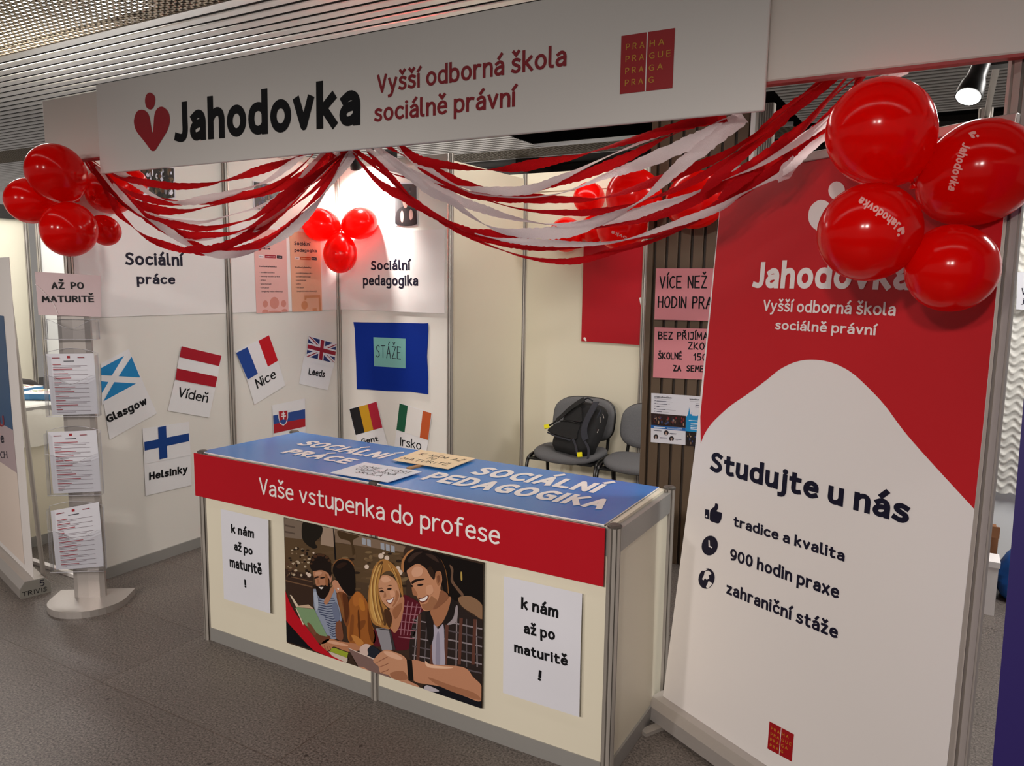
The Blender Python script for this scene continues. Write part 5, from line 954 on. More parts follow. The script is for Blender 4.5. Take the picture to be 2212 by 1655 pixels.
lab = {1: 'printed leaflet sheet in the second holder of the stand, below the lettered card', 2: 'printed leaflet sheet in the third holder of the stand', 3: 'printed leaflet sheet leaning in the lowest holder of the stand'}
hold = [(690, 732, 104, 216), (762, 897, 107, 219), (930, 1066, 110, 225), (1092, 1230, 116, 231)]
for k, (yt, yb, xl_, xr_) in enumerate(hold):
    a0, a1, z0, z1_ = holder(yt, yb, xl_, xr_, 0.016, k > 0)
    if k == 0: continue
    o = thing('leaflet', FD.pt((a0+a1)/2, z0+.002, 0.025), lab[k], 'leaflet'); lw = a1-a0
    x0, x1 = a0+0.006, a1-0.008; y0, y1 = z0+0.003, z1_-0.006+(0.012 if k == 3 else 0)
    tiltd = 0.012 if k == 3 else 0.004*k
    MB().bent(FD, [(x0, y1-(0.03 if k == 3 else 0)), (x1-0.01, y1+tiltd), (x1, y0+tiltd), (x0+0.008, y0)], lambda x, y: 0.021+0.004*math.sin(x*PI), M_paper, 8, 6).build('sheet', o)
    t = MB(); L = lambda x, y: lerpq([(x0, y1-(0.03 if k == 3 else 0)), (x1-0.01, y1+tiltd), (x1, y0+tiltd), (x0+0.008, y0)], x, y)
    hh = 0.0268; rr = random.Random(k); bars = []
    t.poly(FD, [L(.44, .075), L(.50, .075), L(.50, .035), L(.44, .035)], hh, M_logored)
    for (xa, xb, y, c) in [(.12, .28, .06, '#8a2030'), (.66, .80, .06, '#8a2030'), (.36, .58, .115, '#2a2830')]: t.poly(FD, [L(xa, y+.012), L(xb, y+.012), L(xb, y), L(xa, y)], hh, flat(c))
    y = .17
    for gk in range(11):
        xe = .12+rr.uniform(.12, .5)
        t.poly(FD, [L(.12, y+.011), L(xe, y+.011), L(xe, y), L(.12, y)], hh, flat('#a83a44'))
        for q_ in range(2): 
            y += .022; xe = .84 if q_ == 0 else rr.uniform(.2, .8); t.poly(FD, [L(.12, y+.006), L(xe, y+.006), L(xe, y), L(.12, y)], hh, flat('#8c8088'))
        y += .03
    t.build('printed_lines', o)
zz = lambda *p: [(x*200/828, 550+y*400/1655) for x, y in p]
Qs = [FD.uv(*p, 0.02) for p in zz((312, 152), (905, 188), (905, 555), (345, 540))]
o = thing('stand_card', FD.pt(*Qs[3], 0.02), 'pinkish laminated card reading AŽ PO MATURITĚ on top of the leaflet stand', 'card')
MB().bent(FD, Qs, lambda x, y: 0.02+0.002*x*x, mat('lam_pink', '#d9c2c4', 0.18, noise=0.02), 8, 6, 0.0012).build('card', o)
zt4 = Z(0, 500, 600/2207)
t = MB(); t.tpx(FD, 'AŽ  PO', *zt4((428, 458), (685, 458), (428, 403)), M_ink, 0.02, 0.0236); t.build('lettering', o); t = MB(); t.tpx(FD, 'MATURITĚ', *zt4((352, 562), (765, 562), (352, 510)), M_ink, 0.02, 0.0236); t.build('lettering', o)
m = MB(); cr = [FD.uv(*p, 0.02) for p in zt4((285, 420), (350, 480), (420, 560), (462, 655))]; m.line(FD, catmull(cr, 4), 0.002, M_white_ink, 0.0246); m.build('crease', o)
# ================================================================== BALLOONS
def pxpoint(px, py, depth): return CAM + ray(px, py)*depth
BALL = {}
def balloon(px, py, rpx, depth, hub, label, group, key=None, stretch=1.1):
    c = pxpoint(px, py, depth); R = rpx*depth/F; ax = (c-hub); ax = ax.normalized() if ax.length > 1e-4 else Vector((0, 0, -1))
    o = thing('balloon', c, label, 'balloon', group); prof = []
    N = 22
    for i in range(N+1):
        th = PI*i/N; s = -math.cos(th); rr = R*math.sin(th)*(0.97+0.07*s-0.04*s*s); zz_ = s*R*stretch
        if i == 0: rr = R*0.02
        if i == N: rr = 0.0
        prof.append((zz_, rr))
    prof = [(-R*stretch-R*.10, R*.035), (-R*stretch-R*.03, R*.05)]+[(z_, max(r_, R*.06) if z_ < -R*.9 else r_) for z_, r_ in prof]
    mb = MB().lathe(c, ax, prof, M_balloon, 36); b = mb.build('body', o)
    MB().lathe(c-ax*R*(stretch+.10), ax, [(-R*.08, R*.10), (-R*.05, R*.11), (-R*.01, R*.04), (R*.03, R*.045), (R*.05, R*.03)], M_balloon, 12).build('knot', o)
    if key: BALL[key] = (o, mb)
    return o
def balloon_print(key, s, p0, p1, cap_px, upside, heart_at=None, flip=1):
    o, mb = BALL[key]; bvh = BVHTree.FromPolygons([v[:] for v in mb.v], mb.f)
    vs, fs, wd = glyphs(s, 0.03); a, b = Vector(p0), Vector(p1); e = (b-a).normalized(); L = (b-a).length
    up = Vector((e.y, -e.x))*flip       # image space, y down: "up" is counter-clockwise of e
    pts = []
    def drop(q, zz=0.0):
        d = ray(q.x, q.y).normalized(); h = bvh.ray_cast(CAM, d)
        return (h[0]-d*(0.0025+zz)) if h[0] else None
    for x, y, z in vs:
        X = x/wd*L; Y = y/0.682*cap_px; q = a+e*X+up*Y+up*(-0.10*L*math.sin(X/L*PI))*(0.25); pts.append(drop(q, z))
    t = MB(); ok = [f for f in fs if all(pts[i] is not None for i in f)]; idx = sorted({i for f in ok for i in f}); mp = {i: k for k, i in enumerate(idx)}
    if idx: t.add([pts[i] for i in idx], [tuple(mp[i] for i in f) for f in ok], M_bprint)
    if heart_at:
        hc = Vector(heart_at); k_ = cap_px
        def put(local): 
            q = [drop(hc+e*(x*k_)+up*(y*k_)) for x, y in local]
            if all(z is not None for z in q): t.add(q, [tuple(range(len(q)))], M_bprint)
        put(circle((0, .62), .16, .18, 10)); put([(0, -.5), (-.4, 0), (-.42, .25), (-.25, .4), (-.08, .25), (0, -.05), (.08, .25), (.25, .4), (.42, .25), (.4, 0)])
    if t.v: t.build('printed_name', o)
hubL = pxpoint(172, 440, 3.72)
gL = 'red balloons at the sign’s left end'
balloon(124, 377, 61, 3.56, hubL, 'upper round red balloon at the header sign’s left end', gL)
balloon(70, 434, 50, 3.70, hubL, 'leftmost red balloon, partly behind the upper one at the left end', gL)
balloon(150, 494, 58, 3.56, hubL, 'lower front red balloon hanging above the AŽ PO MATURITĚ card', gL)
balloon(238, 412, 52, 3.95, hubL, 'red balloon crossed by streamers, right of the left-end balloon bunch', gL)
balloon(226, 497, 32, 3.86, hubL, 'small red balloon peeking out right of the lower front balloon at left', gL)
balloon(284, 396, 31, 3.98, hubL, 'small red balloon behind streamers below the sign, in front of the crowd photo', gL)
hubC = at('y', -0.16, 738, 494); gC = 'red balloons in the lamp-lit corner'
dC = (hubC-CAM).dot(_f)
balloon(694, 486, 36, dC-0.02, hubC, 'left glowing red balloon of the trio in the lit corner', gC, None, 1.18)
balloon(776, 483, 35, dC-0.02, hubC, 'right glowing red balloon of the trio in the lit corner', gC, None, 1.15)
balloon(735, 546, 37, dC-0.03, hubC, 'lowest red balloon of the trio in the lit corner', gC, None, 1.2)
hubB = at('y', -0.05, 1420, 470); gB = 'red balloons beside the pillar'
dB = (hubB-CAM).dot(_f)
dW1 = (at('y', 0.90, 1273, 428)-CAM).dot(_f); dW2 = (at('y', 0.89, 1224, 507)-CAM).dot(_f)
balloon(1273, 428, 35, dW1, hubB, 'small upper red balloon on the cream wall side of the pillar bunch', gB)
balloon(1224, 507, 38, dW2, hubB, 'leftmost red balloon beside the pillar, low on the cream wall', gB)
balloon(1282, 495, 30, dW1+0.02, hubB, 'small red balloon squeezed behind the others by the pillar', gB)
balloon(1345, 488, 54, dB+0.20, hubB, 'large lower red balloon with white lettering beside the pillar', gB, 'M')
balloon(1371, 426, 61, dB-0.22, hubB, 'large front red balloon before the pillar’s left edge', gB, 'Lb')
balloon(1501, 433, 63, dB-0.22, hubB, 'large red balloon on the pillar, partly hidden by the roll-up banner', gB)
hubR = pxpoint(2000, 440, 1.98); gR = 'large red balloons over the roll-up banner'
balloon(1905, 290, 113, 1.93, hubR, 'topmost large red balloon above the roll-up banner', gR, 'P', 1.06)
balloon(2108, 377, 113, 1.90, hubR, 'large red balloon with white lettering at the right edge of the photo', gR, 'Q', 1.08)
balloon(1881, 500, 107, 1.86, hubR, 'large red balloon with upside-down white lettering over the banner’s name', gR, 'R', 1.07)
balloon(2054, 577, 95, 1.82, hubR, 'darker large red balloon, lowest of the bunch over the banner', gR, 'S', 1.03)
balloon_print('R', 'Jahodovka', z3(1475, 1330), z3(1240, 1170), 20, True, z3(1478, 1372))
balloon_print('Q', 'Jahodovka', z3(1842, 850), z3(1752, 1130), 19, True, z3(1900, 800))
balloon_print('M', 'ovka', (1355, 512), (1322, 498), 8, True)

# ================================================================== STREAMERS
def streamer(name, pts, zf_, red, y0, dy, seed, label, group, width=0.044, tw=2.0):
    rng = random.Random(seed); P = catmull([zf_(*p) for p in pts], 13); N = len(P)
    path = [at('y', y0+dy*math.sin(PI*i/(N-1)), *p) for i, p in enumerate(P)]
    ph0 = rng.uniform(-.9, .9); mb = MB(); vs = []; dist = 0
    for i, p in enumerate(path):
        t_ = (path[min(i+1, N-1)]-path[max(i-1, 0)]).normalized(); view = (p-CAM).normalized()
        sd = t_.cross(view).normalized(); dn = t_.cross(sd).normalized(); s = i/(N-1)
        ph = ph0+tw*PI*(s**1.0)+0.5*math.sin(7*s+seed)
        wd = width*(1+rng.uniform(-.13, .13))*min(1, 0.25+s*9); dirn = sd*math.cos(ph)+dn*math.sin(ph)*0.9
        for q in (-1, -.33, .33, 1): vs.append(p+dirn*wd/2*q+t_.cross(dirn)*(0.004*(1-q*q)))
    fs = [(i*4+k, i*4+k+1, (i+1)*4+k+1, (i+1)*4+k) for i in range(N-1) for k in range(3)]
    mb.add(vs, fs, M_redcrepe if red else M_whitecrepe, True); o = mb.build('crepe_streamer'); return tag(o, label, 'streamer', group)
gl, gr = 'crepe streamers of the left swag', 'crepe streamers of the right swag'
LS = [(1, [(560, 960), (700, 1045), (860, 1085), (1050, 1110), (1250, 1095), (1450, 1045), (1650, 980), (1800, 915), (1850, 880)], 'red streamer, topmost of the left swag, hanging nearly level', 2.6),
 (0, [(640, 1000), (740, 1045), (830, 1110), (930, 1170), (1060, 1205), (1200, 1190), (1450, 1130), (1620, 1060), (1780, 930), (1830, 880)], 'white streamer, highest white one in the left swag', 2.2),
 (1, [(540, 960), (640, 1050), (760, 1140), (900, 1190), (1090, 1210), (1240, 1205), (1400, 1175), (1580, 1130), (1750, 1030), (1880, 900)], 'red streamer, second highest red one in the left swag', 2.4),
 (1, [(510, 955), (580, 1040), (700, 1160), (860, 1230), (1010, 1258), (1180, 1245), (1400, 1190), (1600, 1140), (1800, 1050), (1980, 900)], 'broad red streamer through the middle of the left swag, third highest red', 1.9),
 (0, [(500, 955), (600, 1060), (720, 1180), (850, 1265), (980, 1310), (1180, 1325), (1330, 1295), (1560, 1225), (1760, 1110), (1940, 910)], 'white streamer, second highest white one in the left swag', 2.1),
 (1, [(530, 960), (640, 1120), (800, 1240), (920, 1310), (1060, 1340), (1220, 1362), (1400, 1330), (1530, 1285), (1700, 1160), (1900, 1030), (2040, 905)], 'red streamer, fourth highest red one in the left swag', 2.7),
 (1, [(520, 960), (700, 1190), (830, 1270), (930, 1330), (1090, 1395), (1250, 1400), (1450, 1370), (1640, 1250), (1850, 1070), (2060, 900)], 'red streamer, fifth highest red one in the left swag', 2.2),
 (0, [(520, 960), (660, 1150), (780, 1240), (940, 1340), (1050, 1390), (1200, 1420), (1400, 1390), (1550, 1340), (1750, 1180), (1900, 1050), (2020, 900)], 'white streamer, second lowest white one in the left swag', 2.6),
 (1, [(540, 980), (640, 1130), (700, 1260), (770, 1330), (870, 1410), (1000, 1465), (1140, 1497), (1250, 1490), (1400, 1440), (1560, 1370), (1700, 1260), (1880, 1120), (2090, 900)], 'red streamer that dips away farthest left below the balloon bunch', 3.1),
 (1, [(560, 980), (740, 1200), (880, 1310), (1000, 1385), (1130, 1445), (1250, 1480), (1350, 1495), (1500, 1470), (1640, 1405), (1760, 1310), (1900, 1190), (2070, 900)], 'red streamer, second lowest red one in the left swag', 2.8),
 (0, [(560, 980), (800, 1240), (950, 1340), (1100, 1440), (1230, 1505), (1370, 1517), (1520, 1490), (1640, 1435), (1760, 1350), (1880, 1220), (2000, 1060), (2110, 900)], 'pale grey-white streamer, lowest of the left swag, twisted like a rope', 4.2),
 (1, [(600, 1000), (820, 1250), (1000, 1390), (1150, 1470), (1250, 1500), (1400, 1500), (1560, 1460), (1680, 1390), (1800, 1260), (1940, 1110), (2100, 900)], 'red streamer, lowest red one in the left swag, hugging the twisted white', 2.4),
 (1, [(1100, 1480), (1250, 1490), (1400, 1440), (1560, 1350), (1700, 1240), (1850, 1100), (1960, 1000), (2130, 890)], 'broad short red streamer climbing steeply to the sign’s middle', 1.2)]
for k, (rd, pts, lb, tw) in enumerate(LS): streamer('s', pts, z1, rd, -1.985+0.004*(k % 3), 0.05+0.03*(k % 5), 20+k, lb, gl, 0.046 if 'broad' in lb else 0.036, tw)
RS = [(1, [(440, 850), (560, 950), (740, 985), (950, 1008), (1130, 1000), (1330, 965), (1530, 925), (1750, 860), (1990, 790), (2200, 730), (2400, 690)], 'bright red streamer, topmost of the right swag against the dark gap', 2.3),
 (0, [(420, 850), (600, 1000), (760, 1090), (960, 1132), (1210, 1132), (1420, 1055), (1600, 975), (1840, 870), (2100, 760), (2350, 690)], 'white streamer, highest white one in the right swag', 2.1),
 (1, [(350, 860), (450, 910), (620, 1000), (820, 1090), (1060, 1150), (1200, 1140), (1380, 1090), (1580, 1030), (1800, 940), (2050, 810), (2280, 710)], 'red streamer, second highest red one in the right swag', 2.6),
 (0, [(250, 880), (400, 990), (700, 1085), (900, 1150), (1160, 1175), (1350, 1160), (1500, 1120), (1700, 1040), (1900, 970), (2200, 840), (2460, 700)], 'broad white streamer, second highest white, rising straight to the sign', 1.2),
 (1, [(190, 900), (300, 970), (430, 1040), (700, 1100), (880, 1160), (1050, 1178), (1230, 1182), (1500, 1190), (1680, 1175), (1950, 1090), (2200, 1000), (2500, 850), (2970, 470), (3020, 430)], 'red streamer, third highest red one in the right swag', 2.7),
 (0, [(300, 880), (440, 980), (620, 1130), (760, 1200), (860, 1275), (960, 1335), (1080, 1378), (1300, 1390), (1480, 1370), (1700, 1290), (1870, 1210), (1990, 1110), (2120, 990), (2300, 850), (2500, 690)], 'broad white streamer with a kinked fold near the pillar, middle of the right swag', 2.0),
 (0, [(330, 880), (480, 1000), (640, 1110), (820, 1200), (960, 1250), (1130, 1300), (1350, 1335), (1560, 1330), (1800, 1290), (2000, 1225), (2200, 1160), (2450, 1050), (2600, 980), (2780, 870), (3000, 720), (3200, 560), (3470, 400)], 'long white streamer passing in front of the banner’s upper left corner', 2.3),
 (1, [(170, 910), (330, 1090), (520, 1200), (700, 1310), (850, 1370), (1050, 1400), (1250, 1400), (1480, 1380), (1700, 1335), (2000, 1280), (2300, 1140), (2600, 950), (2850, 760), (3140, 430)], 'red streamer, third lowest red one in the right swag', 2.9),
 (1, [(260, 900), (420, 1080), (560, 1220), (720, 1320), (880, 1390), (1100, 1450), (1300, 1480), (1550, 1470), (1800, 1430), (2000, 1395), (2200, 1310), (2500, 1120), (2800, 900), (3000, 700), (3250, 420)], 'red streamer, second lowest red one in the right swag', 2.4),
 (1, [(180, 900), (400, 1070), (560, 1210), (700, 1310), (830, 1390), (1000, 1470), (1190, 1530), (1380, 1557), (1550, 1547), (1750, 1490), (2000, 1420), (2250, 1300), (2600, 1080), (2900, 850), (3100, 640), (3200, 430)], 'thin red streamer, lowest of the right swag, dipping over the red poster', 3.6),
 (0, [(900, 1390), (1050, 1425), (1200, 1440), (1350, 1450), (1550, 1455), (1750, 1440), (1900, 1400), (2090, 1335), (2350, 1240), (2500, 1150), (2750, 1020), (2900, 880), (3150, 680), (3380, 410)], 'thin white streamer, lowest white one in the right swag', 3.3),
 (1, [(560, 1000), (800, 1130), (1150, 1240), (1400, 1266), (1650, 1260), (1900, 1200), (2200, 1080), (2500, 890), (2760, 690), (3000, 500), (3080, 430)], 'thin red streamer crossing the upper balloons by the pillar', 3.4),
 (1, [(2250, 1150), (2450, 960), (2650, 770), (2830, 600), (2950, 500), (3050, 430)], 'broad short red streamer fanning up to the fascia beside the topmost balloon', 0.7),
 (1, [(2350, 1190), (2600, 980), (2800, 800), (2960, 640), (3120, 500), (3230, 420)], 'second broad short red streamer fanning up to the fascia, nearer the topmost balloon', 0.8),
 (0, [(2700, 1080), (2900, 860), (3100, 660), (3300, 500), (3480, 390)], 'broad short white streamer ending at the fascia right above the topmost balloon', 0.6)]
for k, (rd, pts, lb, tw) in enumerate(RS): streamer('s', pts, z2, rd, -1.985+0.004*(k % 3), 0.04+0.03*(k % 5), 60+k, lb, gr, 0.044 if 'broad' in lb else (0.024 if 'thin' in lb else 0.034), tw)

# ================================================================== SPOT LAMPS
def arm_lamp(face, back, mount, label, power, target, ang, rad=0.040, blend=0.5):
    face, back, mount = Vector(face), Vector(back), Vector(mount); ax = (back-face).normalized(); L = (back-face).length
    o = thing('arm_spotlight', mount, label, 'lamp')
    MB().lathe(face, ax, [(0, rad), (0.012, rad*1.02), (0.05, rad*.92), (0.075, rad*.72), (L*.95, rad*.62), (L, rad*.5), (L+.012, rad*.25), (L+.013, 0)], M_black, 24).build('housing', o)
    MB().lathe(face-ax*0.001, ax, [(0, rad*.88), (0.004, rad*.6), (0.006, 0)], M_lamp, 24).build('lens', o)
    mid = (face+back)/2+ax*0.05
    MB().tube(catmull([tuple(mid), tuple((mid+mount)/2+Vector((0, 0, .02))), tuple(mount)], 6), 0.008, M_black, 8).build('arm', o)
    MB().box(mount-Vector((.03, .03, .05)), mount+Vector((.03, .03, .03)), M_black).build('clamp', o)
    spot('lamp_beam', face-ax*0.03, target, power, ang, blend, (1.0, 0.95, 0.88), 0.04)
    return o
arm_lamp((3.944, -1.40, 2.268), (3.985, -1.30, 2.43), (4.03, -1.15, 2.46), 'black arm spotlight switched on, under the fascia at upper right', 22, (3.4, -3.2, 0.4), 1.6)
arm_lamp((0.36, -0.20, 2.42), (0.40, -0.30, 2.56), (0.5, 0.0, 2.53), 'bright spotlight above the lit corner, mostly hidden behind the header sign', 200, (0.31, 0.0, 2.20), 2.05, blend=0.95)

arm_lamp((1.75, -1.82, 2.27), (1.85, -1.88, 2.42), (1.95, -2.0, 2.47), 'added unseen arm spotlight behind the header sign, aimed at the left wall', 30, (0.0, -0.75, 1.2), 1.7)  # lamp added out of sight to brighten the left wall
arm_lamp((2.9, -1.82, 2.27), (2.92, -1.88, 2.42), (3.0, -2.0, 2.47), 'added unseen arm spotlight behind the header sign, aimed at the chairs', 22, (1.7, 1.0, 1.1), 1.5)  # second added lamp, hidden, brightens the recess and chairs

# ================================================================== LEFT NEIGHBOUR
NB = thing('wall_far_left', (-4, -0.5, 0), kind='structure')
MB().box((-4.01, -1.97, 0.06), (-4.0, -0.03, 2.3), M_cream).build('panel', NB); MB().box((-4.03, -1.97, 2.2), (-3.97, 0.0, 2.33), M_dark).build('top_rail', NB); MB().post(-4.0, -0.06, 0, 2.5).build('post', NB)
NB2 = thing('wall_far_back', (-2, 0, 0), kind='structure')
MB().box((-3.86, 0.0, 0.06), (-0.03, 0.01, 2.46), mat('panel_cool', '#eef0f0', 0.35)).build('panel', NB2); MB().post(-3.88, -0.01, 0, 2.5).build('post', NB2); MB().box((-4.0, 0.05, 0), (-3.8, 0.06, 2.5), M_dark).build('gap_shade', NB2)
nc = thing('exhibit_counter', (-1.36, -1.62, 0), 'white exhibition counter of the next booth at left, draped with a cloth', 'counter')
MB().box((-1.85, -1.9, 0.06), (-0.86, -1.35, 0.86), M_cream).build('body', nc); MB().box((-1.86, -1.91, 0), (-0.85, -1.34, 0.062), M_plinth).build('plinth', nc)
MB().box((-1.87, -1.92, 0.82), (-0.84, -1.33, 0.868), M_plinth).build('top_rail', nc)
def cloth():
    m = MB(); vs = []; nx, ny = 26, 16; x0, x1, y0, y1 = -2.05, -0.70, -2.03, -1.25
    for j in range(ny+1):
        for i in range(nx+1):
            x = x0+(x1-x0)*i/nx; y = y0+(y1-y0)*j/ny; zc_ = 0.875
            ox = max(0, x+0.835, -1.875-x); oy = max(0, -1.925-y, y+1.325); d = max(ox, oy)
            X = min(max(x, -1.88-0.012*math.sin(j*1.1)), -0.83+0.012*math.sin(j*1.3)); Y = min(max(y, -1.93-0.012*math.sin(i*1.2)), -1.32)
            drop = d*1.5+(0.10 if (ox > 0.05 and oy > 0.02) else 0)
            vs.append((X+0.02*min(1, ox*8), Y-0.01*min(1, oy*8), zc_-drop*1.15-0.012*math.sin(i*.9+j*.7)*(d > 0)))
    fs = [(j*(nx+1)+i, j*(nx+1)+i+1, (j+1)*(nx+1)+i+1, (j+1)*(nx+1)+i) for j in range(ny) for i in range(nx)]
    m.add(vs, fs, M_cloth, True); return m.build('table_cloth')
tag(cloth(), 'white cloth draped over the next booth’s counter at left', 'cloth')
rng = random.Random(8)
def mag(x, y, z, rz, cols, label):
    o = thing('brochure_stack', (x, y, z), label, 'brochures'); c, s = math.cos(rz), math.sin(rz); f = Fr((x, y, z), (c, s, 0), (-s, c, 0))
    m = MB(); m.boxf(f, -.15, -.105, 0, .15, .105, 0.035, flat('#4f86b4')); m.build('stack', o)
    m = MB(); m.boxf(f, -.15, -.105, 0.0352, .15, .105, 0.037, M_white_ink)
    for k in range(26): m.poly(f, circle((rng.uniform(-.12, .12), rng.uniform(-.06, .085)), rng.uniform(.008, .022), rng.uniform(.006, .014), 7), 0.0375+0.00003*k, flat(rng.choice(cols)))
    m.build('cover', o)
mag(-1.08, -1.55, 0.881, 0.5, ['#8aa02a', '#a8b840', '#6c8a24', '#c04060', '#d8c850'], 'stack of brochures with green leaf cover on the cloth at left')
mag(-1.50, -1.55, 0.881, 0.2, ['#b02a40', '#d86a80', '#8aa02a', '#4a7ab0'], 'stack of brochures with red blossom cover on the cloth, farther left')
def dark_chair(x, y, rz, label):
    t = make_chair(x, y, rz, label, 'dark chairs of the next booth'); 
    for ch in t.children:
        if ch.type == 'MESH' and ch.name.split('.')[0] in ('seat', 'backrest'): ch.data.materials[0] = mat('dark_fabric', '#332c28', 0.9, noise=0.1)
dark_chair(-2.35, -0.85, 2.0, 'dark padded chair behind the next booth’s counter, nearer the post')
dark_chair(-2.75, -1.15, 2.1, 'dark padded chair behind the next booth’s counter, at the photo’s left edge')
# leaning roll-up at the left edge
u2 = Vector((-0.97, 0.25, 0)).normalized(); pR = Vector((-0.10, -2.22, 0))
FLB = Fr(pR+u2*0.95, -u2, (0, 0, 1)); LB = thing('rollup_banner', pR+u2*0.47, 'roll-up banner of the next booth seen almost edge-on at the left edge', 'banner')
xe = FLB.uv(47, 1240)[0]; xt = FLB.uv(0, 575)
ed = lambda z_: 0.93
m = MB(); m.prism(FLB, [(0, 0.09), (0.94, 0.09), (0.90, 1.75), (0, 1.75)], 0.0, 0.002, M_white_ink); m.build('fabric', LB)
m = MB(); m.poly(FLB, [(0, .12), (0.78, .12), (0.76, .62), (0, .62)], 0.003, flat('#e8d8cc')); m.poly(FLB, [(0, .62), (0.76, .62), (0.74, .85), (0, .85)], 0.003, flat('#b8a4a8')); m.poly(FLB, [(0, .85), (0.74, .85), (0.72, 1.45), (0, 1.45)], 0.003, flat('#35577e')); m.build('picture_print', LB)
t = MB(); t.tpx(FLB, 'U', (1, 923), (12, 920), (1, 900), flat('#8a1a30'), 0.02, 0.004); t.tpx(FLB, 'e', (4, 958), (11, 957), (4, 935), M_navy, 0.02, 0.004); t.tpx(FLB, 'CH', (3, 990), (18, 990), (3, 975), M_navy, 0.0, 0.004); t.build('lettering', LB)
a_, b_ = pR, pR+u2*0.95; fb2 = Fr(a_, b_-a_, (0, 0, 1)); prof = [(-0.07, 0.0), (-0.07, 0.05), (-0.045, 0.085), (0.045, 0.085), (0.07, 0.05), (0.07, 0.0)]
m = MB(); n = 6; vs = [fb2.pt(0, z_, d_) for d_, z_ in prof]+[fb2.pt(0.95, z_, d_) for d_, z_ in prof]; m.add(vs, [(i, (i+1) % n, n+(i+1) % n, n+i) for i in range(n)]+[tuple(range(n, 2*n))], M_steel); m.build('base', LB)
FCap = Fr(a_-u2*0.001, fb2.n, (0, 0, 1)); m = MB(); m.prism(FCap, [(d_, z_) for d_, z_ in prof], 0.0, 0.006, mat('cap_dark', '#8d8a82', 0.5)); cap_o = m.build('end_cap', LB)
nrm = FCap.n; sgn = 1 if nrm.dot(CAM-a_) > 0 else -1
t = MB(); t.hand(FCap, '5', (0.02, 0.045), (0.04, 0.045), 0.03, M_navy, 0.004, 0.007, px=False); t.hand(FCap, 'TRIVIS', (-0.06, 0.012), (0.05, 0.012), 0.022, M_ink, 0.003, 0.007, px=False); t.build('handwriting', LB)
m = MB(); m.tube([pR+u2*0.05+Vector((0, 0.06, 0.06)), pR+u2*0.25+Vector((0, 0.03, 1.7))], 0.012, M_alu); m.build('support_pole', LB)
tag(MB().box((-3.9, -1.985, 0.0), (-0.15, -1.955, 0.02), M_white_ink).build('trim_1'), kind='structure')

# ================================================================== RIGHT NEIGHBOUR
tag(MB().box((4.12, 1.06, 0), (6.5, 1.08, 2.5), mat('panel_cool', '#eef0f0', 0.35)).build('wall_far_right'), kind='structure')
nt = MB(); vs = []; nx, ny = 70, 260
for j in range(ny+1):
    for i in range(nx+1):
        x = 4.13+0.46*i/nx; z = 0.46+1.95*j/ny; ph = z*128+1.6*math.sin(x*78+0.7*math.sin(z*9))
        vs.append((x, 1.025-0.009*max(0, math.sin(ph))**2-0.004*math.sin(x*78)*math.cos(ph*.5), z-0.004*math.sin(x*78)-(0.012*abs(math.sin(x*39)) if j < 3 else 0)))
nt.add(vs, [(j*(nx+1)+i, j*(nx+1)+i+1, (j+1)*(nx+1)+i+1, (j+1)*(nx+1)+i) for j in range(ny) for i in range(nx)], M_net, True)
tag(nt.build('net_curtain'), 'white ruffled net hanging on the next booth’s wall at right', 'curtain')
FRW = Fr((0, 0.985, 0), (1, 0, 0), (0, 0, 1)); o = thing('paper_notice', FRW.pt(4.45, 1.55), 'white paper notice on the white net at the right edge of the photo', 'notice'); Q = FRW.uvs([(2198, 588), (2290, 592), (2284, 676), (2195, 668)])
MB().prism(FRW, Q, 0, 0.001, M_paper).build('sheet', o); t = MB(); t.tpx(FRW, 'V', (2206, 637), (2216, 637), (2206, 622), M_navy, 0.0, 0.002); t.tpx(FRW, 'j', (2208, 655), (2212, 655), (2208, 644), M_navy, 0.0, 0.002); t.build('lettering', o)
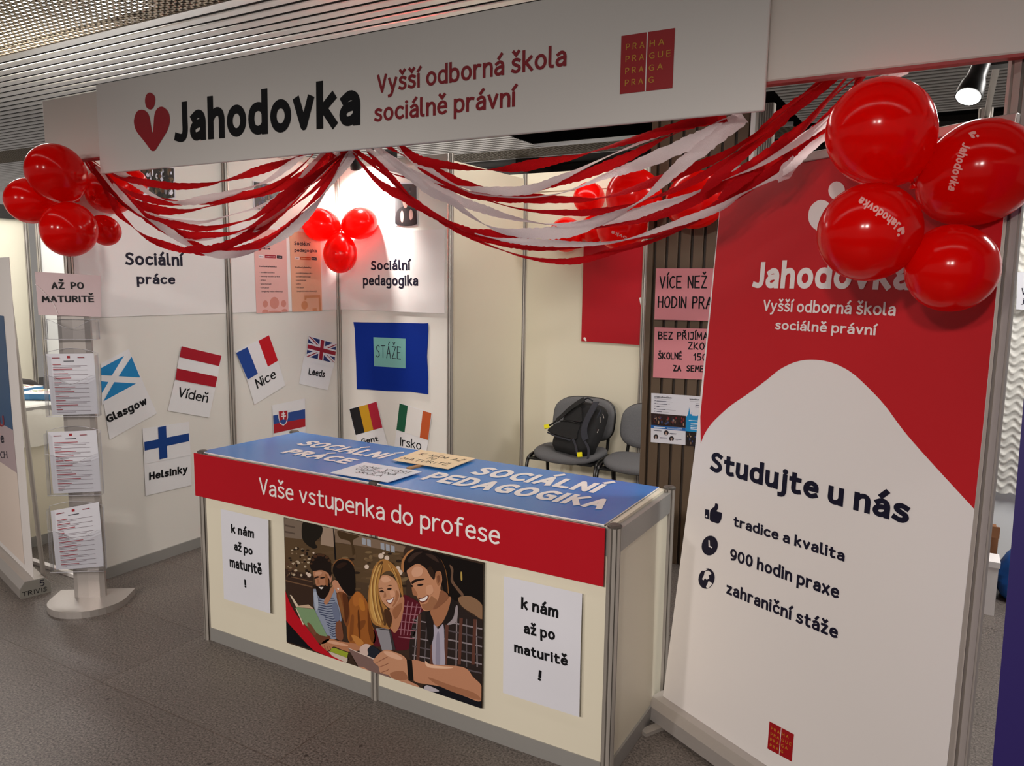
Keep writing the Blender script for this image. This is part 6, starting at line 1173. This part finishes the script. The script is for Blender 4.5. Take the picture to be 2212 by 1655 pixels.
# blue bag, white box, cardboard box
m = MB(); vs = []; 
for j in range(11):
    v = j/10; rr_ = [0.86, 1.0, 1.05, 1.04, 1.0, .95, .88, .78, .62, .4, .15][j]
    for k in range(24):
        a = 2*PI*k/24; w_ = 1+0.05*math.sin(5*a+3*v*4)+0.03*math.sin(9*a-6*v)
        vs.append((4.50+0.22*rr_*w_*math.cos(a), 0.50+0.16*rr_*w_*math.sin(a), 0.36*v+0.012*math.sin(3*a)*v))
m.add(vs, [(j*24+k, j*24+(k+1) % 24, (j+1)*24+(k+1) % 24, (j+1)*24+k) for j in range(10) for k in range(24)]+[tuple(range(23, -1, -1)), tuple(range(240, 264))], M_bluebag, True)
tag(m.build('plastic_bag'), 'crumpled blue plastic bag on the floor behind the right post', 'bag')
o = thing('white_box', (4.235, 0.24, 0), 'narrow white box standing on the floor beside the blue bag', 'box'); MB().box((4.10, 0.16, 0), (4.262, 0.30, 0.27), M_board).build('carton', o); MB().box((4.10, 0.155, 0.255), (4.268, 0.305, 0.285), M_board).build('lid', o)
o = thing('cardboard_box', (4.2, 0.45, 0), 'brown cardboard box behind the narrow white box', 'box'); m = MB().box((4.10, 0.36, 0), (4.262, 0.62, 0.36), mat('cardboard', '#8a5c3c', 0.8)); m.build('carton', o); MB().box((4.10, 0.34, 0.36), (4.264, 0.345, 0.42), mat('cardboard', '#8a5c3c', 0.8)).build('flap', o)
# purple banner at the right edge
px0, px1 = at('y', -2.4, 2212, 690), at('y', -2.4, 2142, 1655)
FV = Fr((px1.x-0.004, -2.4, 0), (1, 0, 0), (0, 0, 1)); o = thing('rollup_banner', FV.pt(.4, 0), 'plain dark purple roll-up banner at the right edge of the photo', 'banner')
MB().prism(FV, [(0.012, 0.09), (0.86, 0.09), (0.84, 2.0), (-0.014, 2.0)], 0, 0.002, M_purple).build('fabric', o); MB().boxf(FV, -0.01, 0.0, -0.08, 0.88, 0.085, 0.06, M_steel).build('base', o, bevel=0.01); MB().boxf(FV, -0.02, 1.99, -0.012, 0.86, 2.02, 0.008, M_steel).build('top_bar', o)
